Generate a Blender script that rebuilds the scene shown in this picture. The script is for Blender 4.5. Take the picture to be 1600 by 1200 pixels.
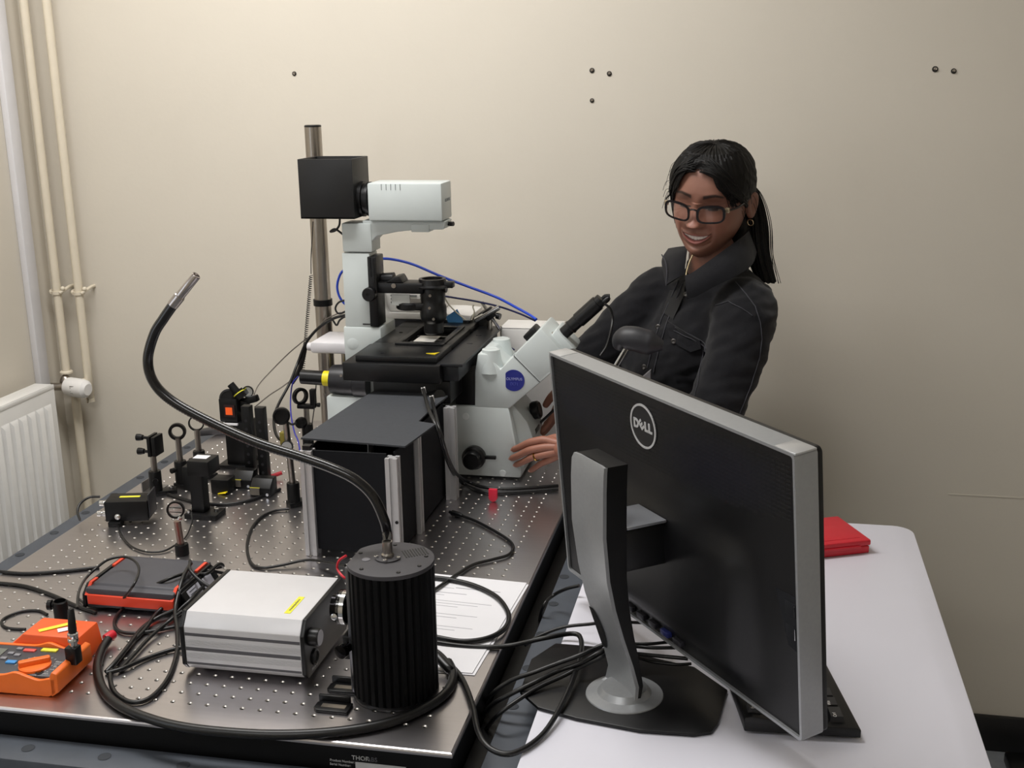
import bpy, bmesh, math, random
from mathutils import Vector, Matrix, Euler
from mathutils.bvhtree import BVHTree
R=random.Random(7)
PI=math.pi
scene=bpy.context.scene
for o in list(bpy.data.objects): bpy.data.objects.remove(o,do_unlink=True)
COL=scene.collection
# ---------------- camera, world, lights, exposure ----------------
cd=bpy.data.cameras.new('camera'); cam=bpy.data.objects.new('camera',cd); COL.objects.link(cam)
cd.sensor_width=36; cd.lens=40.937; cd.clip_start=.02
_r=Vector((0.9788,0.2042,-0.0162)).normalized(); _f=Vector((-0.2016,0.9466,-0.2518)).normalized(); _u=_r.cross(_f).normalized(); _r=_f.cross(_u)
cam.matrix_world=Matrix(((_r.x,_u.x,-_f.x,0.7188),(_r.y,_u.y,-_f.y,-1.2771),(_r.z,_u.z,-_f.z,1.5769),(0,0,0,1)))
scene.camera=cam
w=bpy.data.worlds.new('world'); scene.world=w; w.use_nodes=True
w.node_tree.nodes['Background'].inputs[0].default_value=(.75,.83,1,1); w.node_tree.nodes['Background'].inputs[1].default_value=.25
def area(name,loc,sx,sy,power,col,rot=(0,0,0)):
    l=bpy.data.lights.new(name,'AREA'); l.shape='RECTANGLE'; l.size=sx; l.size_y=sy; l.energy=power; l.color=col
    o=bpy.data.objects.new(name,l); COL.objects.link(o); o.location=loc; o.rotation_euler=rot; return o
area('ceiling_lamp_light',(-.25,.5,2.56),1.3,.4,29,(1,.985,.97))
area('ceiling_lamp_light',(-.1,-1.7,2.56),1.3,.45,16.5,(1,.985,.97))
area('left_fill_light',(-1.12,-1.2,1.52),1.3,1.1,8,(.88,.94,1),(0,-PI/2,0))  # added cool fill from the left, no known source there
scene.view_settings.view_transform='Standard'; scene.view_settings.look='None'
scene.view_settings.exposure=0.1; scene.view_settings.gamma=1; scene.view_settings.use_curve_mapping=False
# ---------------- materials ----------------
def lin(h):
    h=h.lstrip('#'); c=[int(h[i:i+2],16)/255 for i in (0,2,4)]
    return [x/12.92 if x<=.04045 else ((x+.055)/1.055)**2.4 for x in c]
MATS={}
def mat(name,col,rough=.5,metal=0,var=.06,scale=30,bump=0,bscale=200,stretch=None,spec=.5,alpha=None,trans=0,attr=None,coat=0,sheen=0):
    if name in MATS: return MATS[name]
    m=bpy.data.materials.new(name); m.use_nodes=True; nt=m.node_tree; N=nt.nodes; b=N['Principled BSDF']
    c=lin(col) if isinstance(col,str) else list(col)
    b.inputs['Roughness'].default_value=rough; b.inputs['Metallic'].default_value=metal
    b.inputs['Specular IOR Level'].default_value=spec; b.inputs['Transmission Weight'].default_value=trans
    b.inputs['Coat Weight'].default_value=coat; b.inputs['Sheen Weight'].default_value=sheen
    tc=N.new('ShaderNodeTexCoord'); mp=N.new('ShaderNodeMapping'); nt.links.new(tc.outputs['Object'],mp.inputs[0])
    if stretch: mp.inputs['Scale'].default_value=stretch
    nz=N.new('ShaderNodeTexNoise'); nz.inputs['Scale'].default_value=scale; nz.inputs['Detail'].default_value=5; nt.links.new(mp.outputs[0],nz.inputs['Vector'])
    rp=N.new('ShaderNodeValToRGB'); nt.links.new(nz.outputs[0],rp.inputs[0])
    e=rp.color_ramp.elements; e[0].position=.3; e[1].position=.7
    e[0].color=[x*(1-var) for x in c]+[1]; e[1].color=[min(1,x*(1+var)) for x in c]+[1]
    if attr:
        at=N.new('ShaderNodeVertexColor'); at.layer_name=attr
        mx=N.new('ShaderNodeMixRGB'); mx.blend_type='MULTIPLY'; mx.inputs[0].default_value=1
        e[0].color=(1-var,1-var,1-var,1); e[1].color=(1,1,1,1)
        nt.links.new(at.outputs[0],mx.inputs[1]); nt.links.new(rp.outputs[0],mx.inputs[2]); nt.links.new(mx.outputs[0],b.inputs['Base Color'])
    else: nt.links.new(rp.outputs[0],b.inputs['Base Color'])
    if bump:
        n2=N.new('ShaderNodeTexNoise'); n2.inputs['Scale'].default_value=bscale; n2.inputs['Detail'].default_value=4; nt.links.new(mp.outputs[0],n2.inputs['Vector'])
        bp=N.new('ShaderNodeBump'); bp.inputs['Strength'].default_value=bump; bp.inputs['Distance'].default_value=.002
        nt.links.new(n2.outputs[0],bp.inputs['Height']); nt.links.new(bp.outputs[0],b.inputs['Normal'])
    MATS[name]=m; return m
M_wall=mat('wall_paint','#d3ccbf',.75,var=.02,scale=2.5,bump=.12,bscale=90)
M_ceil=mat('ceiling_paint','#e8e6e0',.8)
M_floor=mat('floor_vinyl','#8e9297',.45,scale=40,var=.12)
M_skirt=mat('skirting_black','#161517',.5)
M_paint=mat('radiator_enamel','#ecebe8',.35,var=.02)
M_pipe=mat('pipe_paint','#dcd2be',.42,var=.03)
M_white=mat('white_plastic','#e9e7e4',.4,var=.02)
M_trunk=mat('trunking_plastic','#dedde0',.45,var=.02)
M_steel=mat('table_steel','#c6c2c4',.30,1,var=.03,scale=9,stretch=(1,14,1))
M_chamfer=mat('chamfer_steel','#d2cec8',.38,1,var=.03)
M_dark=mat('black_anodised','#070708',.42,.1,var=.15,spec=.35)
M_rail=mat('frame_paint','#474c54',.55,.1,var=.08)
M_blk=mat('black_plastic','#08080a',.38,var=.12,spec=.4)
M_blkm=mat('matt_black_card','#15161a',.85,var=.1,scale=120,spec=.25)
M_lid=mat('lid_board','#3d3f43',.8,var=.06,scale=150,spec=.3)
M_rub=mat('cable_rubber','#0c0c0d',.38,var=.1)
M_chrome=mat('chrome','#d8d8d8',.14,1,var=.02)
M_post=mat('post_steel','#a9a29a',.28,1,var=.05)
M_alu=mat('extruded_aluminium','#c6c5c6',.45,.5,var=.05,scale=12,stretch=(1,1,.1))
M_silver=mat('silver_enclosure','#d3d2d4',.42,.25,var=.02)
M_gry=mat('microscope_enamel','#c6cdcc',.36,var=.015)
M_desk=mat('desk_laminate','#dad9e2',.45,var=.012,scale=6)
M_lbl=mat('yellow_label','#e6e03c',.5,var=.03)
M_org=mat('orange_rubber','#ee6f1f',.5,var=.05,bump=.05)
M_org2=mat('orange_red_plastic','#e8492c',.45,var=.03)
M_grey=mat('charcoal_plastic','#44444a',.5,var=.05)
M_red=mat('red_plastic','#c81f2f',.42,var=.04)
M_blue=mat('blue_cable','#2348c4',.4,var=.05)
M_navy=mat('navy_cable','#1b2258',.45,var=.05)
M_badge=mat('badge_blue','#22297e',.35,var=.02)
M_paper=mat('paper','#e4e3e6',.8,var=.01)
M_ink=mat('ink','#4a4a50',.8)
M_monsil=mat('monitor_silver','#989a9c',.38,.45,var=.03,scale=200)
M_monblk=mat('monitor_black','#08080a',.42,var=.08,scale=300,bump=.06,bscale=900,spec=.4)
M_lightgrey=mat('light_grey_print','#b9b9b9',.5)
M_key=mat('key_plastic','#1d1d20',.5,var=.08)
# ---------------- mesh helpers ----------------
class MB:
    def __init__(s,M=None): s.v=[]; s.f=[]; s.M=M
    def add(s,vs,fs,M=None):
        k=len(s.v); MM=s.M
        for p in vs:
            p=Vector(p)
            if M is not None: p=M@p
            if MM is not None: p=MM@p
            s.v.append(p)
        s.f+=[tuple(i+k for i in q) for q in fs]; return s
    def box(s,x0,x1,y0,y1,z0,z1,bev=0,M=None,seg=2):
        bm=bmesh.new(); bmesh.ops.create_cube(bm,size=1)
        for v in bm.verts: v.co=Vector(((x0+x1)/2+v.co.x*(x1-x0),(y0+y1)/2+v.co.y*(y1-y0),(z0+z1)/2+v.co.z*(z1-z0)))
        if bev: bmesh.ops.bevel(bm,geom=list(bm.edges),offset=bev,segments=seg,affect='EDGES',profile=.5)
        return s.frombm(bm,M)
    def frombm(s,bm,M=None):
        bm.verts.index_update(); s.add([v.co.copy() for v in bm.verts],[[v.index for v in q.verts] for q in bm.faces],M); bm.free(); return s
    def frame(s,a,d):
        a=Vector(a); d=Vector(d).normalized(); q=Vector((0,0,1)).rotation_difference(d)
        return Matrix.Translation(a)@q.to_matrix().to_4x4()
    def lathe(s,a,d,prof,n=20,cap=True):
        M=s.frame(a,d); vs=[];fs=[]
        for r,h in prof:
            for k in range(n): vs.append((r*math.cos(2*PI*k/n),r*math.sin(2*PI*k/n),h))
        for i in range(len(prof)-1):
            for k in range(n): fs.append((i*n+k,i*n+(k+1)%n,(i+1)*n+(k+1)%n,(i+1)*n+k))
        if cap:
            if prof[0][0]>1e-6: fs.append(tuple(range(n))[::-1])
            if prof[-1][0]>1e-6: fs.append(tuple((len(prof)-1)*n+k for k in range(n)))
        return s.add(vs,fs,M)
    def cyl(s,a,b,r0,r1=None,n=16,bev=0):
        a=Vector(a);b=Vector(b);h=(b-a).length; r1=r0 if r1 is None else r1
        pr=[(r0,0),(r1,h)] if not bev else [(r0-bev,0),(r0,bev),(r1,h-bev),(r1-bev,h)]
        return s.lathe(a,b-a,pr,n)
    def ring(s,c,d,ro,ri,th,n=28):
        return s.lathe(c,d,[(ri,-th/2),(ro,-th/2),(ro,th/2),(ri,th/2),(ri,-th/2)],n,cap=False)
    def tube(s,pts,r,n=8,sub=6,taper=None):
        P=spline(pts,sub) if sub>1 else [Vector(p) for p in pts]
        m=len(P); vs=[];fs=[]
        T=[(P[min(i+1,m-1)]-P[max(i-1,0)]).normalized() for i in range(m)]
        up=Vector((0,0,1)) if abs(T[0].z)<.9 else Vector((1,0,0))
        nx=T[0].cross(up).normalized()
        for i in range(m):
            nx=(nx-T[i]*nx.dot(T[i]))
            nx=nx.normalized() if nx.length>1e-6 else T[i].orthogonal().normalized()
            ny=T[i].cross(nx)
            rr=r if taper is None else r*taper(i/(m-1))
            for k in range(n):
                a=2*PI*k/n; vs.append(P[i]+nx*(rr*math.cos(a))+ny*(rr*math.sin(a)))
        for i in range(m-1):
            for k in range(n): fs.append((i*n+k,i*n+(k+1)%n,(i+1)*n+(k+1)%n,(i+1)*n+k))
        fs.append(tuple(range(n))[::-1]); fs.append(tuple((m-1)*n+k for k in range(n)))
        return s.add(vs,fs)
    def prism(s,poly,d0,d1,ax='y',bev=0,M=None):
        # polygon in the plane normal to ax, extruded from d0 to d1
        bm=bmesh.new(); n=len(poly)
        def P(p,d): return {'y':(p[0],d,p[1]),'z':(p[0],p[1],d),'x':(d,p[0],p[1])}[ax]
        a=[bm.verts.new(P(p,d0)) for p in poly]; b=[bm.verts.new(P(p,d1)) for p in poly]
        bm.faces.new(a); bm.faces.new(b[::-1])
        for i in range(n): bm.faces.new((a[i],b[i],b[(i+1)%n],a[(i+1)%n]))
        bmesh.ops.recalc_face_normals(bm,faces=bm.faces)
        if bev: bmesh.ops.bevel(bm,geom=list(bm.edges),offset=bev,segments=2,affect='EDGES',profile=.5)
        return s.frombm(bm,M)
    def ball(s,c,r,n=16,M=None):
        if not hasattr(r,'__len__'): r=(r,r,r)
        bm=bmesh.new(); bmesh.ops.create_uvsphere(bm,u_segments=n,v_segments=max(6,n*2//3),radius=1)
        for v in bm.verts: v.co=Vector(c)+Vector((v.co.x*r[0],v.co.y*r[1],v.co.z*r[2]))
        return s.frombm(bm,M)
def spline(pts,sub=6):
    P=[Vector(p) for p in pts]; out=[]
    if len(P)<3: 
        return [P[0].lerp(P[-1],i/sub) for i in range(sub+1)]
    for i in range(len(P)-1):
        a=P[i-1] if i else P[0]*2-P[1]; b=P[i]; c=P[i+1]; d=P[i+2] if i+2<len(P) else P[-1]*2-P[-2]
        for k in range(sub):
            u=k/sub; out.append(.5*((2*b)+(c-a)*u+(2*a-5*b+4*c-d)*u*u+(3*b-a-3*c+d)*u**3))
    out.append(P[-1]); return out
def wl(o):
    v=Vector((0,0,0))
    while o is not None: v=v+o.location; o=o.parent
    return v
def finish(me,ang=35):
    bm=bmesh.new(); bm.from_mesh(me); bmesh.ops.recalc_face_normals(bm,faces=bm.faces)
    for e in bm.edges:
        if len(e.link_faces)==2 and e.calc_face_angle(0)>math.radians(ang): e.smooth=False
    for q in bm.faces: q.smooth=True
    bm.to_mesh(me); bm.free()
def obj(name,mb,m,parent=None,origin=None,ang=35,kind=None,label=None):
    me=bpy.data.meshes.new(name)
    if parent is not None: off=wl(parent); loc=Vector((0,0,0))
    else:
        if origin is None:
            xs=[v.x for v in mb.v]; ys=[v.y for v in mb.v]; origin=((min(xs)+max(xs))/2,(min(ys)+max(ys))/2,min(v.z for v in mb.v))
        off=Vector(origin); loc=off
    me.from_pydata([v-off for v in mb.v],[],mb.f); finish(me,ang); me.materials.append(m)
    o=bpy.data.objects.new(name,me); COL.objects.link(o); o.location=loc
    if parent is not None: o.parent=parent
    if kind: o['kind']=kind
    if label: o['label']=label
    return o
def tag(o,label,cat,group=None):
    o['label']=label; o['category']=cat
    if group: o['group']=group
    return o
def thing(name,label,cat,loc,group=None):
    o=bpy.data.objects.new(name,None); COL.objects.link(o); o.location=loc; o.empty_display_size=.02
    return tag(o,label,cat,group)
def struct(name,mb,m,origin=(0,0,0)):
    return obj(name,mb,m,origin=origin,kind='structure')
def dup(root,delta,label=None):
    r=root.copy(); COL.objects.link(r); r.location=root.location+Vector(delta)
    if label: r['label']=label
    def rec(a,b):
        for ch in a.children:
            c=ch.copy(); COL.objects.link(c); c.parent=b; rec(ch,c)
    rec(root,r); return r
def text(name,body,M,size,m,parent,ext=.0003,align='CENTER',bold=0):
    cu=bpy.data.curves.new(name,'FONT'); cu.body=body; cu.size=size; cu.align_x=align; cu.align_y='CENTER'; cu.extrude=ext; cu.resolution_u=3; cu.offset=bold
    o=bpy.data.objects.new('tmp_text',cu); COL.objects.link(o)
    dg=bpy.context.evaluated_depsgraph_get(); dg.update()
    me=bpy.data.meshes.new_from_object(o.evaluated_get(dg)); bpy.data.objects.remove(o,do_unlink=True); bpy.data.curves.remove(cu)
    off=wl(parent) if parent is not None else Vector((0,0,0))
    me.transform(Matrix.Translation(-off)@M); me.materials.clear(); me.materials.append(m); me.name=name
    q=bpy.data.objects.new(name,me); COL.objects.link(q); q.parent=parent; return q
def axes(o,x,yv):
    x=Vector(x).normalized(); yv=Vector(yv).normalized(); z=x.cross(yv).normalized(); yv=z.cross(x); o=Vector(o)
    return Matrix(((x.x,yv.x,z.x,o.x),(x.y,yv.y,z.y,o.y),(x.z,yv.z,z.z,o.z),(0,0,0,1)))
T=.78

# ---------------- room ----------------
X0,X1,Y0,Y1,H=-1.07,2.3,-2.9,1.40,2.6
struct('floor',MB().box(X0-.1,X1+.1,Y0-.1,Y1+.1,-.1,0),M_floor)
struct('ceiling',MB().box(X0-.1,X1+.1,Y0-.1,Y1+.1,H,H+.1),M_ceil)
wb=struct('wall_back',MB().box(X0-.1,X1+.1,Y1,Y1+.1,0,H),M_wall)
obj('panel_joint',MB().box(1.17,X1,Y1-.0012,Y1,.640,.6425),M_wall,wb)
wy0,wy1,wz0,wz1=-1.9,-.5,.95,2.1
m=MB(); m.box(X0-.1,X0,Y0,wy0,0,H); m.box(X0-.1,X0,wy1,Y1,0,H); m.box(X0-.1,X0,wy0,wy1,0,wz0); m.box(X0-.1,X0,wy0,wy1,wz1,H)
struct('wall_left',m,M_wall)
struct('wall_right',MB().box(X1,X1+.1,Y0,Y1,0,H),M_wall)
struct('wall_front',MB().box(X0-.1,X1+.1,Y0-.1,Y0,0,H),M_wall)
struct('baseboard_back',MB().box(X0,X1,Y1-.014,Y1,0,.09,.002),M_skirt)
struct('baseboard_right',MB().box(X1-.014,X1,Y0,Y1-.014,0,.09,.002),M_skirt)
m=MB()
for a,b in ((wz0,wz0+.05),(wz1-.05,wz1)): m.box(X0-.08,X0-.02,wy0,wy1,a,b,.004)
for a in (wy0,(wy0+wy1)/2-.025,wy1-.05): m.box(X0-.08,X0-.02,a,a+.05,wz0,wz1,.004)
wi=struct('added_window',m,M_white)  # unseen window, added to go with the left fill light
obj('pane',MB().box(X0-.055,X0-.049,wy0+.03,wy1-.03,wz0+.03,wz1-.03),mat('added_window_glass','#ffffff',.02,trans=1,var=0),wi)
# screws left in the back wall
M_plug=mat('plug_grey','#6d675e',.6); M_hole=mat('plug_hole','#2a2622',.8)
def screw(x,z,r,label):
    t=thing('wall_screw',label,'screw',(x,Y1,z),'screws left in the back wall')
    obj('wall_plug',MB().lathe((x,Y1,z),(0,-1,0),[(r*1.25,0),(r*1.25,.0015),(r*.8,.002),(r*.7,.0005)],14),M_hole,t)
    obj('screw_head',MB().lathe((x+.0004,Y1-.0005,z),(0,-1,.2),[(r*.72,0),(r*.72,.003),(r*.4,.0045),(r*.12,.0035)],12),M_post,t)
    return t
for (x,_,z),r,l in (
 ((-0.3634,1.4,1.602),.0042,'single dark screw in the back wall above and left of the pole'),
 ((0.3436,1.4,1.5969),.0045,'upper left screw of the cluster of three in the back wall'),
 ((0.3825,1.4,1.5893),.0045,'right hand screw of the cluster of three in the back wall'),
 ((0.3437,1.4,1.5315),.0040,'lowest screw of the cluster of three in the back wall'),
 ((1.0737,1.4,1.5867),.0050,'left one of the pair of screws high on the wall at the right'),
 ((1.1112,1.4,1.5821),.0045,'right one of the pair of screws high on the wall at the right')): screw(x,z,r,l)
# heating pipes, trunking, radiator and valve in the left corner
def pipe(px,py,z0,z1,label,bend=None):
    t=thing('heating_pipe',label,'pipe',(px,py,z0),'heating pipes in the corner')
    pts=[(px,py,z1),(px,py,(z0+z1)/2),(px,py,z0)]
    m=MB()
    if bend: m.tube([(px,py,z1),(px,py,z1-.5),(px,py,z0+.06),(px-.004,py-.0,z0+.03),(px-.012,py-.02,z0-.0)],.0105,14,5)
    else: m.cyl((px,py,z0),(px,py,z1),.0105,n=16)
    obj('pipe_run',m,M_pipe,t,ang=60)
    return t
Zc=1.0729
xa=-1.0268; xb=-0.9654
zv=0.8311
pa=pipe(xa,1.36,zv+.03,H,'cream heating pipe nearest the corner running into the thermostatic valve')
pb=pipe(xb,1.36,zv-.01,H,'right hand cream heating pipe that bends back behind the valve',True)
for q,x in ((pa,xa),(pb,xb)):
    m=MB().ring((x,1.36,Zc),(0,0,1),.0135,.0105,.008,20); m.tube([(x-.011,1.352,Zc),(x-.019,1.362,Zc+.003),(x-.022,1.385,Zc+.004),(x-.022,1.4,Zc+.004)],.004,8,4); m.tube([(x+.012,1.353,Zc),(x+.019,1.36,Zc+.006),(x+.021,1.385,Zc+.012),(x+.021,1.4,Zc+.012)],.0042,8,4); m.ball((x+.019,1.357,Zc+.011),.006,10)
    obj('pipe_clip',m,M_pipe,q)
obj('pipe_nut',MB().lathe((xa,1.36,zv+.028),(0,0,1),[(.012,0),(.0165,.002),(.0165,.006),(.013,.009)],16),M_pipe,pa)
xr=-1.0119
tag(obj('heating_pipe',MB().cyl((xr,1.365,.0),(xr,1.365,zv-.01),.0115,n=16),M_pipe,ang=60),'cream heating pipe below the thermostatic valve going down behind the table','pipe','heating pipes in the corner')
xv=-1.0362
tv=thing('thermostatic_valve','white round thermostatic radiator valve with slotted cap','valve',(xv,1.34,zv))
obj('valve_body',MB().cyl((xv-.045,1.325,zv),(xv+.03,1.335,zv),.010,n=14).ball((xa,1.352,zv+.008),(.015,.015,.02)),M_post,tv,label='bare brass grey valve body')
d=Vector((.97,-.18,-.06)); a=Vector((xv+.022,1.335,zv+.002))
obj('valve_cap',MB().lathe(a,d,[(.014,0),(.0225,.004),(.0245,.012),(.025,.046),(.023,.062),(.015,.070)],28),M_white,tv)
m=MB()
for k in range(5):
    o_=a+d.normalized()*.028+Vector((.0,-.0240,.009-.0045*k)); m.box(o_.x,o_.x+.022,o_.y-.0012,o_.y+.003,o_.z-.0009,o_.z+.0009)
obj('cap_slot',m,mat('slot_grey','#8d8a86',.6),tv,kind='stuff')
tr=MB(); ys0=1.3522
tag(obj('cable_trunking',MB().box(X0,X0+.018,1.285,1.325,zv-.02,H,.003),M_trunk),'white plastic cable trunking strip running up the left wall above the radiator','trunking')
ra=thing('radiator','white ribbed panel radiator on the left wall below the trunking','radiator',(-.99,.6,.24))
xf=-.985; ry1=1.2329; ry0=-.25; rz1=0.8655; rz0=.26
m=MB(); m.box(xf,xf+.003,ry0,ry1,rz0,rz1,.001)
obj('front_panel',m,M_paint,ra)
n=int((ry1-ry0-.04)/.034)
for k in range(n):
    yy=ry1-.036-.034*k
    p=[(yy-.0125,0),(yy-.0075,.0085),(yy+.0075,.0085),(yy+.0125,0)]
    m=MB(); 
    zt=rz1-.045; zb=rz0+.045
    vs=[(xf+.003,yy-.0155,zb),(xf+.003,yy+.0155,zb),(xf+.003,yy+.0155,zt),(xf+.003,yy-.0155,zt),(xf+.0085,yy-.0085,zb+.012),(xf+.0085,yy+.0085,zb+.012),(xf+.0085,yy+.0085,zt-.012),(xf+.0085,yy-.0085,zt-.012)]
    m.add(vs,[(0,1,5,4),(1,2,6,5),(2,3,7,6),(3,0,4,7),(4,5,6,7)])
    obj('rib',m,M_paint,ra)
obj('top_grille',MB().box(xf-.05,xf+.004,ry0,ry1,rz1-.012,rz1,.002),M_paint,ra)
obj('side_panel',MB().box(xf-.05,xf+.001,ry1-.002,ry1+.001,rz0,rz1-.004,.0005),M_paint,ra)
obj('rear_panel',MB().box(xf-.05,xf-.045,ry0,ry1-.003,rz0,rz1-.013),M_paint,ra)
for q in (ry0+.1,ry1-.2): obj('wall_bracket',MB().box(X0+.001,xf-.05,q,q+.03,rz0+.1,rz1-.1),M_paint,ra)
# ---------------- optical table ----------------
tb=thing('optical_table','large optical table with a perforated steel top on a dark frame','table',(-.085,.62,0))
tx0,tx1,ty0,ty1=-.520,.376,-.055,1.305; P_=.025
js=range(-19,14); is_=range(0,51)
top=MB(); V=[];F=[]; CV=[];CF=[]; BV=[];BF=[]
def oct_(cx,cy,r,z): return [(cx+r*math.cos(PI/4*k+PI/8-PI/2-PI/4+PI/8*0),cy+r*math.sin(PI/4*k+PI/8-PI/2-PI/4),z) for k in range(8)]
for j in js:
    for i in is_:
        cx,cy=j*P_,i*P_; h=P_/2; k=len(V)
        V+=[(cx-h,cy-h,T),(cx+h,cy-h,T),(cx+h,cy+h,T),(cx-h,cy+h,T)]+oct_(cx,cy,.0037,T)
        for q in range(4):
            F.append((k+q,k+(q+1)%4,k+4+(2*q+1)%8,k+4+(2*q)%8)); F.append((k+(q+1)%4,k+4+(2*q+2)%8,k+4+(2*q+1)%8))
        a=len(CV); CV+=oct_(cx,cy,.0036,T+.0001)+oct_(cx,cy,.0023,T-.0016)
        for q in range(8): CF.append((a+q,a+(q+1)%8,a+8+(q+1)%8,a+8+q))
        a=len(BV); BV+=oct_(cx,cy,.0023,T-.0016)+oct_(cx,cy,.0023,T-.007)
        for q in range(8): BF.append((a+q,a+(q+1)%8,a+8+(q+1)%8,a+8+q))
        BF.append(tuple(a+8+q for q in range(8)))
gx0,gx1,gy0,gy1=-19.5*P_,13.5*P_,-.5*P_,50.5*P_
e=.003
def ringq(a,b,za,zb):
    k=len(V); V.extend([(a[0],a[1],za),(a[2],a[1],za),(a[2],a[3],za),(a[0],a[3],za),(b[0],b[1],zb),(b[2],b[1],zb),(b[2],b[3],zb),(b[0],b[3],zb)])
    for q in range(4): F.append((k+q,k+(q+1)%4,k+4+(q+1)%4,k+4+q))
G=(gx0,gy0,gx1,gy1); A=(tx0+e,ty0+e,tx1-e,ty1-e); Bq=(tx0+e*.3,ty0+e*.3,tx1-e*.3,ty1-e*.3); C_=(tx0,ty0,tx1,ty1)
ringq(G,A,T,T); ringq(A,Bq,T,T-e*.3); ringq(Bq,C_,T-e*.3,T-e); ringq(C_,C_,T-e,T-.006)
top.v=[Vector(v) for v in V]; top.f=F
me=bpy.data.meshes.new('tabletop'); off=wl(tb); me.from_pydata([v-off for v in top.v],[],top.f)
bm=bmesh.new(); bm.from_mesh(me); bmesh.ops.remove_doubles(bm,verts=bm.verts,dist=1e-5); bmesh.ops.recalc_face_normals(bm,faces=bm.faces); bm.to_mesh(me); bm.free()
me.materials.append(M_steel); o=bpy.data.objects.new('tabletop',me); COL.objects.link(o); o.parent=tb
m=MB(); m.v=[Vector(v) for v in CV]; m.f=CF; obj('hole_rim',m,M_chamfer,tb,kind='stuff',ang=180)
m=MB(); m.v=[Vector(v) for v in BV]; m.f=BF; obj('hole_bore',m,M_dark,tb,kind='stuff')
obj('table_edge',MB().box(tx0+.002,tx1-.002,ty0+.002,ty1-.002,T-.060,T-.0072),M_dark,tb)
zr=T-.038; rw=.055
fr=MB()
for nm,(a,b,c,d) in (('front',(-.612,tx1+rw,ty0-rw,ty0-.002)),('back',(-.612,tx1+rw,ty1+.002,ty1+rw))):
    obj('frame_rail',MB().box(a,b,c,d,zr-.05,zr,.002),M_rail,tb)
obj('gap_shade_strip',MB().box(tx1,tx1+.022,ty0,ty1,T-.10,T-.050),M_dark,tb)  # dark strip standing in for the shaded gap between table edge and rail
for a,b in ((-.612,tx0-.002),(tx1+.026,tx1+rw+.02)):
    obj('frame_rail',MB().box(a,b,ty0-.001,ty1+.001,zr-.05,zr,.002),M_rail,tb)
def rh(x,y): obj('rail_hole',MB().lathe((x,y,zr+.0006),(0,0,-1),[(.0085,0),(.0078,-.0002),(.0075,.0004),(.0001,.0005)],18),mat('rail_hole_dark','#2c3036',.7),tb)
for k in range(9): rh((-0.1909,-0.0872,0.742)[0]-.11*2+.11*k,ty0-.028)
for k in range(12): rh(tx1+.036,.132+.11*k); rh(-.597,.17+.11*k)
for x in (tx0+.0,tx1-.0):
    for yq in (ty0+.05,ty1-.05):
        obj('leg',MB().box(x-.04,x+.04,yq-.04,yq+.04,.012,zr-.05,.003),M_blk,tb)
        obj('foot',MB().lathe((x,yq,0),(0,0,1),[(.045,0),(.045,.006),(.025,.013)],20),M_rub,tb)
obj('under_frame',MB().box(tx0,tx1,ty0+.02,ty1-.02,.25,.29),M_blk,tb)
# maker's plate text on the front edge
Mx=axes((0.2541,-0.0535,0.7675),(1,0,0),(0,0,1))
yf=ty0+.0015
def ftxt(s_,px,size,al='LEFT'): return text('edge_lettering',s_,axes((px[0],yf,px[2]),(1,0,0),(0,0,1)),size,M_lightgrey,tb,.0002,al)
ftxt('THOR',(0.2446,-0.054,0.7595),.0085).name='edge_lettering'
text('edge_lettering','LABS',axes(((0.2601,-0.054,0.7594)[0],yf,(0.2601,-0.054,0.7594)[2]),(1,0,0),(0,0,1)),.0085,mat('dim_print','#55555a',.5),tb,.0002,'LEFT')
ftxt('Product Number:',(0.2154,-0.054,0.753),.0046); ftxt('Serial Number:',(0.2151,-0.054,0.7475),.0046)
a=(0.2493,-0.054,0.7528); 
obj('number_plate',MB().box(a[0],a[0]+.036,yf-.0003,yf+.001,a[2]-.0075,a[2]+.001,0),M_lightgrey,tb)
obj('number_plate',MB().box(a[0]+.036,a[0]+.066,yf-.0003,yf+.001,a[2]-.0035,a[2]+.001,0),M_lightgrey,tb)
# ---------------- desk ----------------
dk=thing('desk','white topped desk with a rounded corner beside the optical table','desk',(.74,.2,0))
dx0,dx1,dy0,dy1=.459,1.014,-.75,.815
poly=[]
for cx,cy,a0 in ((dx1-.035,dy1-.035,0),(dx0+.035,dy1-.035,90),(dx0+.035,dy0+.035,180),(dx1-.035,dy0+.035,270)):
    for k in range(7): 
        a=math.radians(a0+15*k); poly.append((cx+.035*math.cos(a),cy+.035*math.sin(a)))
obj('desktop',MB().prism(poly,T-.028,T,'z',.0025),M_desk,dk,ang=25)
for x in (dx0+.06,dx1-.06):
    for yq in (dy0+.06,dy1-.06): obj('leg',MB().box(x-.02,x+.02,yq-.02,yq+.02,0,T-.029,.003),mat('leg_grey','#9a9c9e',.45,.4),dk)
for q in (dy1-.075,dy0+.055): obj('apron',MB().box(dx0+.06,dx1-.06,q,q+.02,T-.09,T-.03),mat('leg_grey','#9a9c9e'),dk)
q=(1.363,1.3337,0)
tag(obj('floor_box',MB().box(q[0]-.03,q[0]+.22,q[1]-.12,q[1]+.012,0,.03,.006),M_blk),'low black object on the floor cut off at the bottom right corner','object')

# ---------------- microscope ----------------
mc=thing('microscope','pale grey inverted microscope with black stage standing at the back of the optical table','microscope',(.1,1.02,T))
yn,yfr=.945,1.10
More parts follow.
